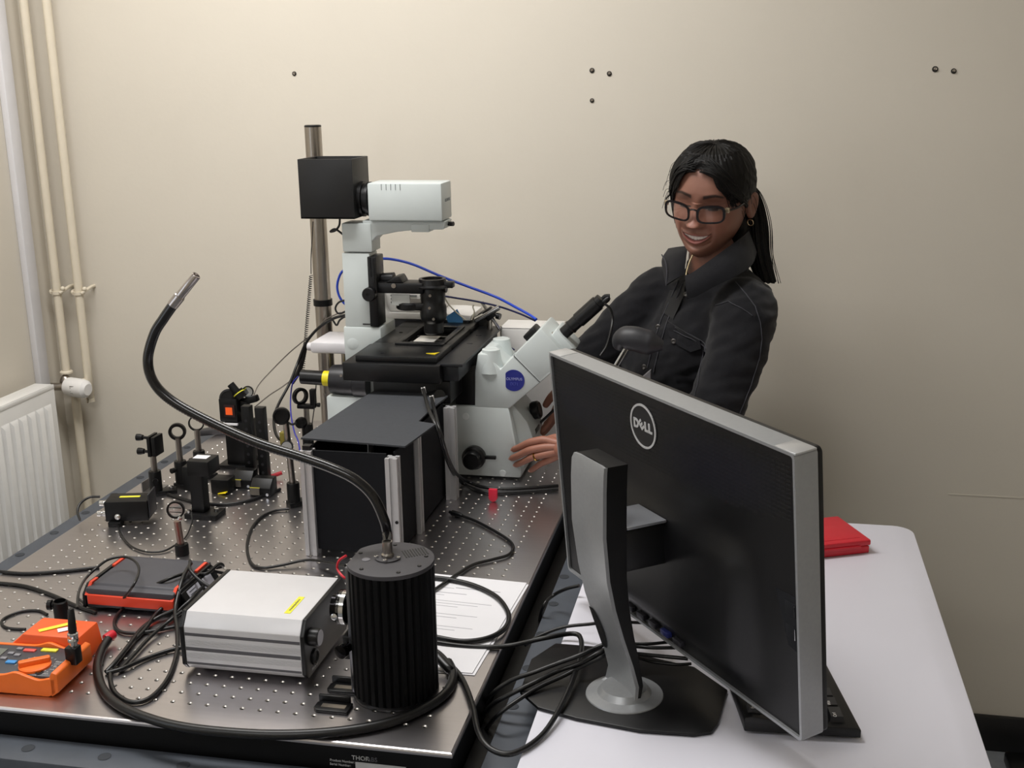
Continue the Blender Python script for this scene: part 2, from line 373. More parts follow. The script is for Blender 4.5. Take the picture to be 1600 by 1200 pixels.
# front body: base block, neck, notch and slanted arm (profile in x,z, extruded in depth)
zb=T+.006
ST=.936
def body(poly,a,b,bev=.004,nm='body',m=M_gry,p=mc): return obj(nm,MB().prism(poly,a,b,'y',bev),m,p,ang=30)
base=[(-.02,zb),(.262,zb),(.262,zb+.012),(.247,.862),(.262,.885),(.258,.915),(.241,.934),(-.02,.934)]
body([(-.02,zb),(.2605,zb),(.2625,zb+.014),(.238,.936),(-.02,.936)],yn,yfr,.004,'base')
obj('front_cover',MB().prism([(.225,zb+.002),(.261,zb+.002),(.2625,zb+.014),(.276,.838),(.283,.868),(.272,.90),(.236,.945),(.2,.945)],yn+.022,yfr-.022,'y',.004),M_gry,mc,ang=30)
body([(.167,.934),(.239,.934),(.327,1.012),(.277,1.072),(.222,1.015),(.196,1.046),(.176,1.046),(.169,1.008)],yn,yfr,.003,'neck')
obj('arm_head',MB().prism([(.250,1.0455),(.303,.992),(.358,1.047),(.306,1.1025)],yn-.0005,yfr-.03,'y',.004),M_gry,mc,ang=30)
obj('arm_seam',MB().prism([(.2495,1.0445),(.3025,.9913),(.3032,.992),(.2502,1.0452)],yn-.0012,yn+.02,'y',0),M_blk,mc)
for k,yq in ((0,yn+.02),(1,yfr-.035)):
    obj('lamp_boss',MB().lathe((.199,yq,1.005),(0,0,1),[(.026,0),(.0195,.036),(.0180,.047),(.014,.0485),(.0135,.0478),(.0001,.0482)],24),M_gry,mc)
obj('observation_tube',MB().prism([(.306,1.06),(.345,1.022),(.372,1.055),(.333,1.098)],yn+.02,yfr-.05,'y',.006),M_gry,mc)
obj('tube_base',MB().box(-.016,.016,-.022,.022,-.007,.009,.004,M=axes((0.2725,1.03,1.0739),(.70,0,.72),(0,1,0))),M_blk,mc,label='black cover on the upper side of the viewing tube')
# badge with letters
bc=Vector((.2495,yn-.0012,.9935)); bm_=MB()
pl=[]; 
for k in range(40):
    a=2*PI*k/40; x=.0222*math.cos(a); z=.0222*math.sin(a)
    pl.append((bc.x+max(x,-.0168),bc.z+z))
bd=obj('badge',MB().prism(pl,yn-.0014,yn+.001,'y',0),M_badge,mc)
text('badge_lettering','OLYMPUS',axes((bc.x+.001,yn-.0016,bc.z+.003),(1,0,0),(0,0,1)),.0076,mat('badge_print','#9ea3cf',.5),bd,.0002)
text('badge_lettering','IX71',axes((bc.x+.001,yn-.0016,bc.z-.0075),(1,0,0),(0,0,1)),.0088,mat('badge_print2','#4a52a8',.5),bd,.0002)
# focus knob with lever, screw caps
kn=Vector((.165,yn,.829))
fk=obj('focus_knob',MB().lathe(kn+Vector((0,-.001,0)),(0,-1,0),[(.0235,0),(.0245,.002),(.0245,.014),(.022,.016),(.0185,.017),(.0185,.034),(.0165,.036),(.0001,.036)],36),M_blk,mc)
obj('knob_lever',MB().box(kn.x+.02,kn.x+.047,yn-.015,yn-.007,kn.z-.001,kn.z+.006,.0015),M_blk,fk)
fk2=obj('focus_knob',MB().lathe((kn.x+.05,yfr,.835),(0,1,0),[(.024,0),(.024,.03),(.0185,.031),(.0185,.05),(.0001,.05)],30),M_blk,mc)
for x,z in ((.1475,.914),(.223,.795)): obj('screw_cap',MB().lathe((x,yn+.0005,z),(0,-1,0),[(.0072,0),(.0072,.0012),(.0062,.0019),(.0001,.0019)],22),mat('cap_grey','#d9dedd',.3),mc)
obj('selector_dial',MB().lathe((.268,1.035,.905),(1,0,.25),[(.017,0),(.019,.004),(.019,.016),(.016,.019)],24),M_blk,mc,label='black dial on the front of the microscope')
obj('front_switch',MB().box(.266,.283,1.0,1.045,.862,.875,.003),M_blk,mc)
# rear body and pillar foot
body([(-.165,zb),(-.02,zb),(-.02,.936),(-.165,.936)],yn+.03,yfr+.02,.004,'rear_body')
body([(-.115,.936),(-.065,.936),(-.065,1.02),(-.115,1.02)],yn+.055,yfr-.01,.003,'rear_column')
obj('rear_column',MB().box(-.06,-.03,1.03,1.09,.936,1.0,.003),M_gry,mc)
px0,px1=-.1225,-.066
obj('pillar_foot',MB().prism([(-.127,1.005),(-.07,1.005),(-.058,1.02),(-.044,1.05),(-.044,1.083),(-.127,1.083)],.998,1.10,'y',.004),M_gry,mc,ang=30)
obj('foot_cap',MB().lathe((-.108,.9985,1.046),(0,-1,0),[(.0125,0),(.0125,.0006),(.0118,.0009),(.0001,.0009)],24),M_gry,mc)
obj('foot_seam',MB().box(-.083,-.066,.9978,1.02,1.0885,1.0905),M_blk,mc)
obj('pillar',MB().box(px0,px1+.004,1.0,1.052,1.08,1.2385,.003),M_gry,mc)
obj('pillar_top',MB().box(px0+.0035,px1+.011,.998,1.056,1.2405,1.300,.003),M_gry,mc)
obj('arm_bracket',MB().prism([(-.062,1.245),(-.056,1.262),(-.044,1.274),(.0,1.283),(.03,1.286),(.098,1.2885),(.102,1.3055),(-.075,1.3055)],1.0,1.055,'y',.003),M_gry,mc,ang=30)
obj('filter_slot',MB().box(.03,.068,.9985,1.05,1.283,1.299,.0015),M_gry,mc)
obj('arm_screw',MB().cyl((.1,1.03,1.297),(.112,1.026,1.297),.0045,n=12).box(.104,.112,1.02,1.033,1.293,1.3015,.0015),M_blk,mc,label='small black knob at the tip of the arm')
il=obj('illuminator',MB().box(-.0555,.1000,.985,1.062,1.3065,1.3825,.004),M_gry,mc)
for k in range(5): obj('vent_slot',MB().box(-.0255+.0098*k,-.0243+.0098*k,.9846,.9866,1.3685,1.3805),mat('slot_dark','#777b7c',.7),il)
text('housing_lettering','OLYMPUS',axes((.1003,1.028,1.346),(0,1,0),(0,0,1)),.009,mat('print_grey','#7d8384',.5),il,.0003)
# black lamp house, open on top, with ring collar
lh=MB(); a,b,c,d,e_,g=-.197,-.081,.975,1.075,1.311,1.431
lh.box(a,b,c,c+.004,e_,g,.001).box(a,b,d-.004,d,e_,g,.001).box(a,a+.004,c+.004,d-.004,e_,g,.001).box(b-.004,b,c+.004,d-.004,e_,g,.001).box(a,b,c,d,e_,e_+.004,.001).box(a+.006,b-.006,c+.006,d-.006,g-.03,g-.02)
obj('lamp_house',lh,mat('lamp_house_black','#0b0b0d',.45,var=.1),mc,label='matt black open topped lamp house')
obj('lamp_collar',MB().lathe((-.082,1.025,1.347),(1,0,0),[(.036,0),(.036,.008),(.031,.009),(.031,.015),(.035,.0155),(.035,.0215),(.027,.0265)],32),M_blk,mc)
# condenser carrier
obj('rack_rail',MB().box(-.066,-.047,.995,1.045,1.085,1.232,.002).box(-.061,-.058,.9935,.996,1.19,1.23).box(-.054,-.051,.9935,.996,1.18,1.228),M_blk,mc)
obj('condenser_knob',MB().lathe((-.062,.995,1.155),(0,-1,0),[(.0145,0),(.0145,.012),(.013,.014),(.004,.014),(.0035,.0125),(.0001,.0125)],22),M_blk,mc)
obj('carrier_arm',MB().box(-.052,.05,1.0,1.045,1.155,1.178,.004).prism([(-.03,1.178),(-.012,1.19),(.0,1.192),(.008,1.178)],1.0,1.04,'y',.002).cyl((-.045,1.03,1.18),(-.02,1.03,1.182),.013,n=18),M_blk,mc)
obj('clamp_screw',MB().lathe((-.012,1.0,1.172),(0,-1,0),[(.005,0),(.005,.003),(.001,.003)],14),M_post,mc)
cx,cy=.062,1.03
cdn=obj('condenser',MB().lathe((cx,cy,1.085),(0,0,1),[(.018,-.018),(.021,-.015),(.021,.006),(.026,.012),(.028,.020),(.028,.040),(.025,.046),(.026,.058),(.027,.076),(.025,.082)],30),M_blk,mc)
obj('condenser_stop',MB().box(.088,.108,1.02,1.04,1.165,1.178,.002).cyl((.078,1.03,1.165),(.092,1.03,1.165),.011,n=14),M_blk,mc)
obj('condenser_top',MB().lathe((cx,cy,1.166),(0,0,1),[(.036,0),(.037,.003),(.030,.006),(.0285,.014),(.028,.0175),(.022,.0175),(.0215,.013),(.0001,.0125)],32),M_blk,mc)
obj('filter_turret',MB().lathe((.012,1.035,1.118),(0,0,1),[(.028,0),(.031,.003),(.031,.013),(.027,.016)],28).box(.01,.06,1.01,1.05,1.118,1.134,.003),M_blk,mc)
obj('white_filter',MB().box(-.022,.018,1.01,1.014,1.128,1.152,.001),mat('frost','#c9cbc8',.5),mc,label='pale filter holder beside the condenser')
for z,x in ((1.152,.052),(1.126,.05),(1.103,.058)): obj('set_screw',MB().lathe((x+.012,cy-.027,z),(0,-1,0),[(.003,0),(.003,.002),(.0001,.002)],10),M_post,mc)
# stage
sx0,sx1,sy0,sy1,sz=-.047,.118,.842,1.205,1.060
hole=(.014,.092,.960,1.115)
def frame4(x0,x1,y0,y1,h,z0,z1,bev=.002):
    m=MB(); m.box(x0,x1,y0,h[2],z0,z1,bev); m.box(x0,x1,h[3],y1,z0,z1,bev); m.box(x0,h[0],h[2],h[3],z0,z1,bev); m.box(h[1],x1,h[2],h[3],z0,z1,bev); return m
stg=obj('stage_plate',frame4(sx0,sx1,sy0,sy1,hole,sz-.012,sz,.001),mat('stage_black','#0d0e10',.36,.2,var=.08),mc)
obj('stage_rim',frame4(.002,.104,.945,1.13,hole,sz,sz+.0035,.001),mat('stage_black','#17181a'),stg)
obj('stage_insert',MB().box(.02,.088,.985,1.0,sz-.009,sz-.004).box(.02,.088,1.045,1.055,sz-.009,sz-.004),mat('stage_black','#17181a'),stg)
obj('specimen_slide',MB().box(.028,.072,.992,1.045,sz-.004,sz-.002,.0005),mat('slide_metal','#efece4',.35,.6),stg,label='small bright slide clamped in the stage opening')
for x,yq in ((-.02,1.06),(.0,.87)): obj('stage_screw',MB().lathe((x,yq,sz),(0,0,1),[(.004,0),(.004,.0008),(.0001,.0008)],12),M_blkm,stg)
obj('stage_lower',MB().box(-.071,.128,.83,1.2,1.010,sz-.0125,.003),M_blk,mc)
obj('stage_slide_rail',MB().box(.1185,.170,.842,1.205,1.043,1.049,.001).box(.128,.160,.85,1.2,1.012,1.043,.002),mat('stage_rail','#26272a',.4,.4),mc)
for yq in (1.02,1.10): obj('rail_slot',MB().box(.135,.147,yq,yq+.003,1.049,1.0495),M_blkm,mc)
obj('stage_motor',MB().box(-.02,.14,.86,1.0,.962,1.009,.004).cyl((.10,.86,.975),(.125,.835,.985),.013,n=16),M_blk,mc)
obj('stage_support',MB().box(.125,.172,.95,1.09,.936,1.02,.003),M_blk,mc)
obj('nosepiece',MB().lathe((.06,1.03,.94),(0,0,1),[(.05,0),(.05,.03),(.03,.06),(.018,.075),(.014,.09)],24),M_blk,mc)
tri=MB(); p=(0.1092,0.8721,1.0605); tri.prism([(p[0]-.020,p[1]+.001),(p[0]+.0,p[1]-.006),(p[0]+.004,p[1]+.012),(p[0]-.004,p[1]+.004)],sz,sz+.0015,'z')
obj('warning_tag',tri,mat('tag_yellow','#d8c118',.5),mc,label='yellow tag at the near corner of the stage')
# side port with yellow ring and grey shelf
obj('side_port',MB().lathe((-.073,1.0,.965),(-1,0,.03),[(.036,0),(.036,.03),(.033,.032),(.033,.06),(.031,.084),(.018,.086)],28),mat('port_black','#1c1c20',.4),mc)
obj('port_tube',MB().lathe((-.155,1.0,.968),(-1,0,.03),[(.0155,0),(.0155,.072),(.013,.073),(.0125,.062),(.0001,.06)],24),M_blk,mc)
obj('yellow_band',MB().lathe((-.1605,1.0,.968),(-1,0,.03),[(.0163,.0),(.0163,.016)],24),mat('band_yellow','#e5d51c',.45),mc)
for dz in (.02,-.022): obj('port_screw',MB().lathe((-.165 if dz<0 else -.125,.966+.004*abs(dz),.965+dz),(0,-1,0),[(.003,0),(.003,.002),(.0001,.002)],10),M_post,mc)
obj('rear_shelf',MB().box(-.205,-.12,1.0,1.115,1.022,1.047,.006),mat('shelf_grey','#cfcdd0',.4),mc)
obj('shelf_handle',MB().cyl((-.205,1.03,1.03),(-.219,1.03,1.03),.009,n=14).ball((-.219,1.03,1.03),(.004,.009,.009)),mat('shelf_grey','#cfcdd0'),mc)
for x in (-.2,-.165): obj('shelf_post',MB().cyl((x+.012,1.07,.94),(x+.012,1.07,1.022),.008,n=12),M_post,mc)
# camera in the eyepiece tube
ec=thing('eyepiece_camera','black camera tube plugged into the slanted microscope eyepiece','camera',(.37,1.02,1.1))
a=Vector((0.3362,0.985,1.076)); b=Vector((0.4227,0.985,1.1563)); dr=(b-a).normalized(); Ln=(b-a).length
obj('mount_ring',MB().lathe(a-dr*.008,dr,[(.0185,0),(.0185,.004),(.0165,.005),(.0165,.016),(.0145,.018)],26),M_chrome,ec)
obj('camera_tube',MB().lathe(a,dr,[(.0125,.008),(.0125,.03),(.0145,.031),(.0145,.034),(.0135,.035),(.0135,.052),(.0155,.053),(.0155,Ln-.012),(.013,Ln-.012),(.013,Ln-.002),(.0001,Ln-.002)],26),M_blk,ec)
obj('camera_plug',MB().lathe(b+Vector((.006,0,-.004)),dr,[(.006,-.006),(.006,.006),(.004,.011)],14).tube([b,b+dr*.008,b+dr*.015+Vector((.004,0,-.004))],.004,8,4),M_blk,ec)
obj('tube_thumbscrew',MB().lathe(a-dr*.004+Vector((.012,-.008,-.012)),(.7,-.3,-.6),[(.002,0),(.002,.006),(.005,.006),(.005,.012)],12),M_chrome,ec)
# tall post beside the pillar
pt=thing('support_post','tall stainless steel post behind the microscope pillar','post',(-.2375,1.175,T))
pp=Vector((-.2375,1.175,T))
obj('post_shaft',MB().cyl(pp+Vector((0,0,.012)),(pp.x,pp.y,1.487),.0185,n=32),M_post,pt)
obj('post_cap',MB().lathe((pp.x,pp.y,1.487),(0,0,1),[(.0185,0),(.0185,.003),(.017,.0045),(.0001,.0045)],28),M_rub,pt)
obj('post_foot',MB().lathe(pp,(0,0,1),[(.034,0),(.034,.010),(.0195,.012)],28),M_dark,pt)
obj('shaft_ring',MB().ring((pp.x,pp.y,1.10),(0,0,1),.0215,.0185,.014),M_dark,pt)
# ---------------- enclosure in front of the microscope ----------------
bx=thing('enclosure_box','black panel enclosure with aluminium corner posts in front of the microscope','enclosure',(.06,.67,T))
ex0,ex1,ey0,ey1,ez=-.033,.140,.500,.835,.972
def extr(x,yq,z0,z1,nm='corner_post'):
    s_=.0105; g=.0032; m=MB(); pl=[]
    for (ax,ay) in ((1,0),(0,1),(-1,0),(0,-1)):
        tx,ty=-ay,ax
        for u,v in ((-s_,s_),(-g,s_),(-g,s_-.004),(g,s_-.004),(g,s_)): pl.append((x+ax*v+tx*u,yq+ay*v+ty*u))
    m.prism(pl,z0,z1,'z'); return obj(nm,m,M_alu,bx)
extr(ex0+.0105,ey0+.0105,T+.0005,ez); extr(ex1-.0105,ey0+.0105,T+.0005,ez-.006); extr(ex1-.0105,.638,T+.0005,ez); extr(ex1+.008,.822,T+.0005,ez-.004); extr(ex0+.0105,ey1-.0105,T+.0005,ez)
obj('front_panel',MB().box(ex0+.021,ex1-.021,ey0+.008,ey0+.011,T+.012,ez),M_blkm,bx)
obj('side_panel',MB().box(ex1-.012,ex1-.009,ey0+.021,.6275,T+.004,ez),M_blkm,bx)
obj('side_panel',MB().box(ex1-.012,ex1-.009,.6485,ey1,T+.004,ez),M_blkm,bx)
obj('left_panel',MB().box(ex0+.009,ex0+.012,ey0+.021,ey1-.021,T+.004,ez),M_blkm,bx)
obj('rear_panel',MB().box(ex0+.021,ex1-.012,ey1-.011,ey1-.008,T+.004,ez),M_blkm,bx)
obj('post_screw',MB().lathe((ex1-.004,ey0-.0003,.853),(0,-1,0),[(.003,0),(.003,.001),(.0001,.001)],10),M_blk,bx)
lid=[(-0.0448,0.5396,0.983),(0.1494,0.5217,0.983),(0.1655,0.6583,0.983),(0.13,0.6694,0.983),(0.13,0.7466,0.983),(0.1374,0.8496,0.983),(-0.0173,0.8815,0.983),(-0.0287,0.7822,0.983)]
obj('lid',MB().prism([(q[0],q[1]) for q in lid],.980,.983,'z'),M_lid,bx)
obj('lid_spacer',MB().box(ex0+.004,ex0+.018,ey0+.005,ey0+.018,ez,.980).box(ex1-.018,ex1-.004,.625,.645,ez,.980).box(ex0+.004,ex0+.02,.8,.82,ez,.98),M_blk,bx)
obj('inner_baffle',MB().box(.02,.13,.845,.86,T+.004,.96),M_blkm,bx)
# ---------------- instruments behind the stage ----------------
iv=thing('desktop_instrument','white topped dark instrument case with vents behind the microscope stage','instrument',(.03,1.24,T))
obj('case_body',MB().box(-.118,.10,1.185,1.29,T+.002,1.064,.004),mat('case_navy','#25272f',.5),iv)
obj('case_top',MB().prism([(-.121,1.064),(.104,1.064),(.104,1.075),(.07,1.078),(-.085,1.078),(-.092,1.09),(-.097,1.128),(-.105,1.128),(-.108,1.09),(-.121,1.076)],1.182,1.292,'y',.002),M_white,iv)
obj('vent_head',MB().box(-.1,.03,1.192,1.285,1.078,1.130,.006),M_white,iv)
for k in range(3):
    for j in range(3): obj('vent_slot',MB().box(-.082+.034*k,-.055+.034*k,1.1905,1.193,1.098+.008*j,1.1015+.008*j),mat('slot_dark','#777b7c'),iv)
obj('blue_label',MB().prism([(.048,1.072),(.074,1.090),(.086,1.066),(.086,1.045),(.058,1.045)],1.1795,1.182,'y'),mat('label_blue','#4a8cc6',.5),iv)
wbx=thing('white_box','white box standing behind the microscope tube','box',(.235,1.245,T))
obj('carton',MB().box(.165,.30,1.20,1.29,T+.001,1.045,.004),M_white,wbx)
obj('carton_flap',MB().box(.166,.299,1.201,1.289,1.045,1.047,.0008),M_white,wbx)
cl=thing('rod_clamp','chrome and black right angle rod clamp behind the stage','clamp',(.14,1.165,T))
c0=Vector((0.1512,1.165,1.0847))
obj('upright',MB().cyl((c0.x,1.165,T+.008),(c0.x,1.165,c0.z),.006,n=12),M_post,cl); obj('clamp_foot',MB().box(c0.x-.02,c0.x+.02,1.145,1.185,T,T+.008,.002),M_dark,cl)
obj('clamp_block',MB().box(-.012,.012,-.01,.01,-.012,.012,.003,M=axes(c0,(.8,0,.6),(0,1,0))),M_blk,cl)
obj('steel_rod',MB().cyl(c0+Vector((-.017,0,.026)),c0+Vector((.022,0,-.034)),.0042,n=10),M_chrome,cl)
obj('steel_rod',MB().cyl(c0+Vector((-.03,-.006,-.014)),c0+Vector((.024,-.006,.016)),.0062,n=12),M_chrome,cl)
obj('clamp_knob',MB().lathe(c0+Vector((.012,-.004,-.002)),(.9,-.2,-.2),[(.003,0),(.003,.005),(.007,.005),(.007,.014)],12),M_blk,cl)
bb=thing('black_unit','small black unit wedged between the instrument and the rod clamp','unit',(.105,1.205,T))
obj('unit_body',MB().prism([(.108,T),(.142,T),(.142,1.07),(.135,1.085),(.118,1.078),(.108,1.062)],1.195,1.235,'y',.003),M_blk,bb)
obj('unit_knob',MB().cyl((.132,1.195,1.072),(.136,1.182,1.076),.008,n=12),M_blk,bb)

# ---------------- light source with gooseneck ----------------
lp=thing('light_source','black finned cylindrical light source standing at the near right corner of the optical table','lamp',(.262,.082,T))
C=Vector((.262,.082,0)); r0=.054
m=MB(); n=132; pl=[]
for k in range(n):
    a=2*PI*k/n; rr=r0+(.0035 if (k%4) else .0005); 
    x=C.x+max(rr*math.cos(a),-.050) ; pl.append((x,C.y+rr*math.sin(a)))
m.prism(pl,T+.004,.9665,'z'); obj('finned_body',m,mat('heatsink_black','#050506',.6,0,spec=.15),lp,ang=20)
pl=[]
for k in range(72):
    a=2*PI*k/72; pl.append((C.x+max(.058*math.cos(a),-.0515),C.y+.058*math.sin(a)))
tpz=.9715
obj('top_cover',MB().prism(pl,.9655,tpz,'z',.0008),mat('cover_grey','#3d3b3e',.6,.1,var=.04),lp)
obj('base_plate',MB().prism(pl,T+.0002,T+.006,'z',.0008),M_blk,lp)
obj('side_plate',MB().box(C.x-.0545,C.x-.0495,C.y-.026,C.y+.03,T+.006,.9665,.001),mat('plate_grey','#77777c',.25,.9),lp,label='polished flat side plate')
for k in range(9): 
    obj('vent_slot',MB(axes((C.x+.026+.0031*(k-4),C.y+.026+.0021*(k-4),tpz),(.52,-.85,0),(.85,.52,0))).box(-.0125,.0125,-.0009,.0009,-.0003,.0003),M_blk,lp)
for a in (20,100,165,235,300,340): obj('cover_screw',MB().lathe((C.x+.047*math.cos(math.radians(a)),C.y+.047*math.sin(math.radians(a)),tpz),(0,0,1),[(.0028,0),(.0028,.001),(.0012,.0012),(.0001,.0006)],12),M_blk,lp)
gb=Vector((0.2579,0.0838,0.9715))
obj('flange',MB().lathe(gb,(0,0,1),[(.017,0),(.017,.002),(.011,.003)],28),mat('cover_grey','#4a484c'),lp)
for k in range(12): obj('flange_hole',MB().lathe(gb+Vector((.0145*math.cos(k*PI/6),.0145*math.sin(k*PI/6),.0021)),(0,0,1),[(.0012,0),(.0001,.0002)],8),M_blk,lp)
for a in (200,275,350): obj('flange_screw',MB().lathe(gb+Vector((.015*math.cos(math.radians(a)),.015*math.sin(math.radians(a)),.002)),(0,0,1),[(.003,0),(.003,.0022),(.0016,.0026),(.0001,.0014)],12),M_chrome,lp)
obj('blank_disc',MB().lathe((C.x-.031,C.y-.008,tpz),(0,0,1),[(.0055,0),(.0055,.0006),(.0001,.0008)],18),mat('disc_grey','#6d6b70',.5),lp)
obj('ferrule',MB().lathe(gb,(0,0,1),[(.0085,0),(.0085,.006),(.0068,.008),(.0068,.024)],20),M_post,lp)
gp=[gb+Vector((0,0,.02))]+[Vector(q) for q in [(0.248,0.115,0.9918),(0.2445,0.115,1.0126),(0.2308,0.115,1.0444),(0.2078,0.115,1.0665),(0.1763,0.115,1.081),(0.1319,0.115,1.0948),(0.0691,0.115,1.1124),(0.0063,0.115,1.1374),(-0.0473,0.115,1.1648),(-0.073,0.115,1.1907),(-0.0783,0.115,1.2217),(-0.0653,0.115,1.2573),(-0.0491,0.115,1.2795),(-0.0324,0.115,1.2997)]]
gn=obj('gooseneck',MB().tube(gp,.0067,14,8),mat('gooseneck_black','#0d0c0e',.25,.1,coat=.4),lp)
# fine ribs along the upper part of the neck
sp=spline(gp,14); m=MB(); 
for i in range(len(sp)-1):
    if i%1==0:
        d=(sp[i+1]-sp[i]).normalized(); m.ring(sp[i],d,.0071,.006,.0014,10)
obj('neck_rib',m,mat('gooseneck_black','#0d0c0e'),gn,kind='stuff',ang=60)
e0=gp[-1]; e1=Vector((0.0052,0.115,1.3404)); d=(e1-e0).normalized(); Ln=(e1-e0).length
obj('metal_tip',MB().lathe(e0-d*.003,d,[(.0075,0),(.0075,Ln*.3),(.0062,Ln*.32),(.0062,Ln*.98),(.0055,Ln),(.0045,Ln),(.0042,Ln-.002),(.0001,Ln-.003)],20),mat('tip_steel','#b0a9a6',.25,1),lp,label='steel tip at the end of the gooseneck')
# coupling on its left side and the foot brackets
cpl=Vector((0.1764,0.085,0.8928))
obj('coupling',MB().lathe((C.x-.05,C.y+.004,.895),(-1,0,0),[(.024,0),(.024,.006),(.017,.010),(.021,.014),(.0235,.02),(.0235,.026),(.018,.028),(.018,.034)],30),mat('coupling_black','#1a191b',.15,.9),lp)
obj('coupling_collar',MB().lathe((C.x-.064,C.y+.004,.895),(-1,0,0),[(.0235,0),(.0235,.010)],30),M_chrome,lp)
obj('coupling_screw',MB().lathe((C.x-.075,C.y-.018,.892),(0,-1,.1),[(.0045,0),(.0045,.004),(.0015,.005)],14),M_chrome,lp)
obj('coupling_knob',MB().lathe((C.x-.056,C.y-.024,.852),(-.3,-1,0),[(.007,0),(.007,.01),(.0095,.011),(.0095,.018),(.003,.02)],16),mat('coupling_black','#1a191b'),lp)
obj('lower_block',MB().box(C.x-.066,C.y*0+C.x-.047,C.y-.02,C.y+.02,.83,.865,.003),M_blk,lp)
def foot(yq):
    obj('foot_bracket',MB().prism([(C.x-.044,yq-.012),(C.x-.087,yq-.012),(C.x-.092,yq-.007),(C.x-.092,yq+.007),(C.x-.087,yq+.012),(C.x-.044,yq+.012)],T+.0002,T+.0045,'z',.0006),M_blk,lp)
    obj('bracket_slot',MB().box(C.x-.083,C.x-.05,yq-.0045,yq+.0045,T+.0045,T+.0049,0),M_post,lp)
    obj('bracket_lip',MB().box(C.x-.092,C.x-.048,yq+.012,yq+.0165,T+.0002,T+.012,.001),M_blk,lp)
foot(C.y-.062); foot(C.y-.012)
# ---------------- silver amplifier ----------------
sa=thing('amplifier','silver ribbed metal enclosure with a yellow label beside the black light source','enclosure',(.045,.16,T))
ax0,ax1,ay0,ay1,az0,az1=-.040,.1315,.073,.240,T+.008,.871
prof=[(ay0+.006,az0),(ay0,az0+.008),(ay0,.8525),(ay0+.013,az1),(ay1-.013,az1),(ay1,.8525),(ay1,az0+.008),(ay1-.006,az0)]
obj('case_shell',MB().prism(prof,ax0,ax1,'x',.0012),M_silver,sa,ang=20)
for z,h in ((.842,.0022),(.820,.0026),(.7985,.0016)): obj('case_groove',MB().box(ax0+.001,ax1-.001,ay0-.0004,ay0+.002,z-h,z+h),mat('groove_grey','#5c5b5f',.5,.3),sa)
for k in range(12):
    z=.8335-.0016*k if k<6 else .8145-.0016*(k-6)
    obj('case_rib',MB().box(ax0+.001,ax1-.001,ay0-.0008,ay0+.001,z-.0004,z+.0004),M_silver,sa)
for s_,xx in ((1,ax1),(-1,ax0)):
    obj('end_panel',MB().prism([(p[0],p[1]) for p in [(ay0+.008,az0-.002),(ay0-.0015,az0+.008),(ay0-.0015,.8525),(ay0+.0125,az1+.001),(ay1-.0125,az1+.001),(ay1+.0015,.8525),(ay1+.0015,az0+.008),(ay1-.008,az0-.002)]],xx,xx+s_*.006,'x',.001),M_blk,sa)
kb=obj('panel_knob',MB().lathe((ax1+.006,ay0+.022,.842),(1,0,0),[(.0125,0),(.0125,.012),(.0115,.014)],26),M_blk,sa); obj('knob_cap',MB().lathe((ax1+.0195,ay0+.022,.842),(1,0,0),[(.0112,0),(.0105,.0012),(.0001,.0013)],24),mat('cap_silver','#8d8b90',.4,.3),kb)
obj('panel_socket',MB().lathe((ax1+.006,ay0+.03,.808),(1,0,0),[(.0115,0),(.0115,.003),(.009,.004),(.008,.0015),(.0001,.001)],24),M_blk,sa)
obj('panel_socket',MB().lathe((ax1+.006,ay0+.12,.83),(1,0,0),[(.0115,0),(.0115,.003),(.009,.004),(.008,.0015),(.0001,.001)],24),M_blk,sa)
text('panel_lettering','PREAMP',axes((ax1+.0063,ay0+.03,.793),(0,1,0),(0,0,1)),.006,M_lightgrey,sa,.0002)
for x in (ax0+.02,ax1-.02):
    for yq in (ay0+.03,ay1-.025): obj('rubber_foot',MB().lathe((x,yq,T),(0,0,1),[(.009,0),(.008,.0085)],16),M_rub,sa)
la=Vector((0.1025,0.0957,0.8712)); lz=Vector((0.103,0.1605,0.8712)); lu=(lz-la).normalized(); lq=axes((la+lz)/2,lu,(-lu.y,lu.x,0))
lb=obj('yellow_label',MB().box(-.027,.027,-.0045,.0045,-.0002,.0003,M=lq),M_lbl,sa)
text('label_print','transimpedance',lq@Matrix.Translation((0,0,.0004)),.0058,M_ink,lb,.0001)
# ---------------- data acquisition box ----------------
da=thing('data_logger','charcoal and orange data logger box behind the orange multimeter','logger',(-.22,.31,T))
bx0,bx1,by0,by1,bz=-.297,-.146,.240,.372,.819
obj('case',MB().box(bx0,bx1,by0,by1,T+.004,bz-.003,.003),M_grey,da)
obj('lid',MB().prism([(by0+.004,bz-.012),(by0+.016,bz),(by1-.016,bz),(by1-.004,bz-.012)],bx0+.006,bx1-.006,'x',.001),M_grey,da)
obj('front_band',MB().box(bx0+.004,bx1+.0,by0-.0035,by0+.004,T+.010,bz-.0125,.0015),M_org2,da)
obj('rear_band',MB().box(bx0+.004,bx1+.0,by1-.004,by1+.0035,T+.010,bz-.0125,.0015),M_org2,da)
for x in (bx0,bx1-.005):
    obj('corner_strip',MB().prism([(by0-.003,bz-.014),(by0+.0145,bz+.0015),(by0+.032,bz+.0015),(by0+.032,bz-.002),(by0+.015,bz-.003),(by0+.002,bz-.016)],x,x+.005,'x'),M_org2,da)
    obj('corner_strip',MB().prism([(by1+.003,bz-.014),(by1-.0145,bz+.0015),(by1-.05,bz+.0015),(by1-.05,bz-.002),(by1-.015,bz-.003),(by1-.002,bz-.016)],x,x+.005,'x'),M_org2,da)
obj('end_frame',MB().prism([(by0-.002,T+.003),(by0,bz-.014),(by0+.015,bz-.001),(by1-.015,bz-.001),(by1,bz-.014),(by1+.002,T+.003)],bx1,bx1+.006,'x',.001),M_blk,da)
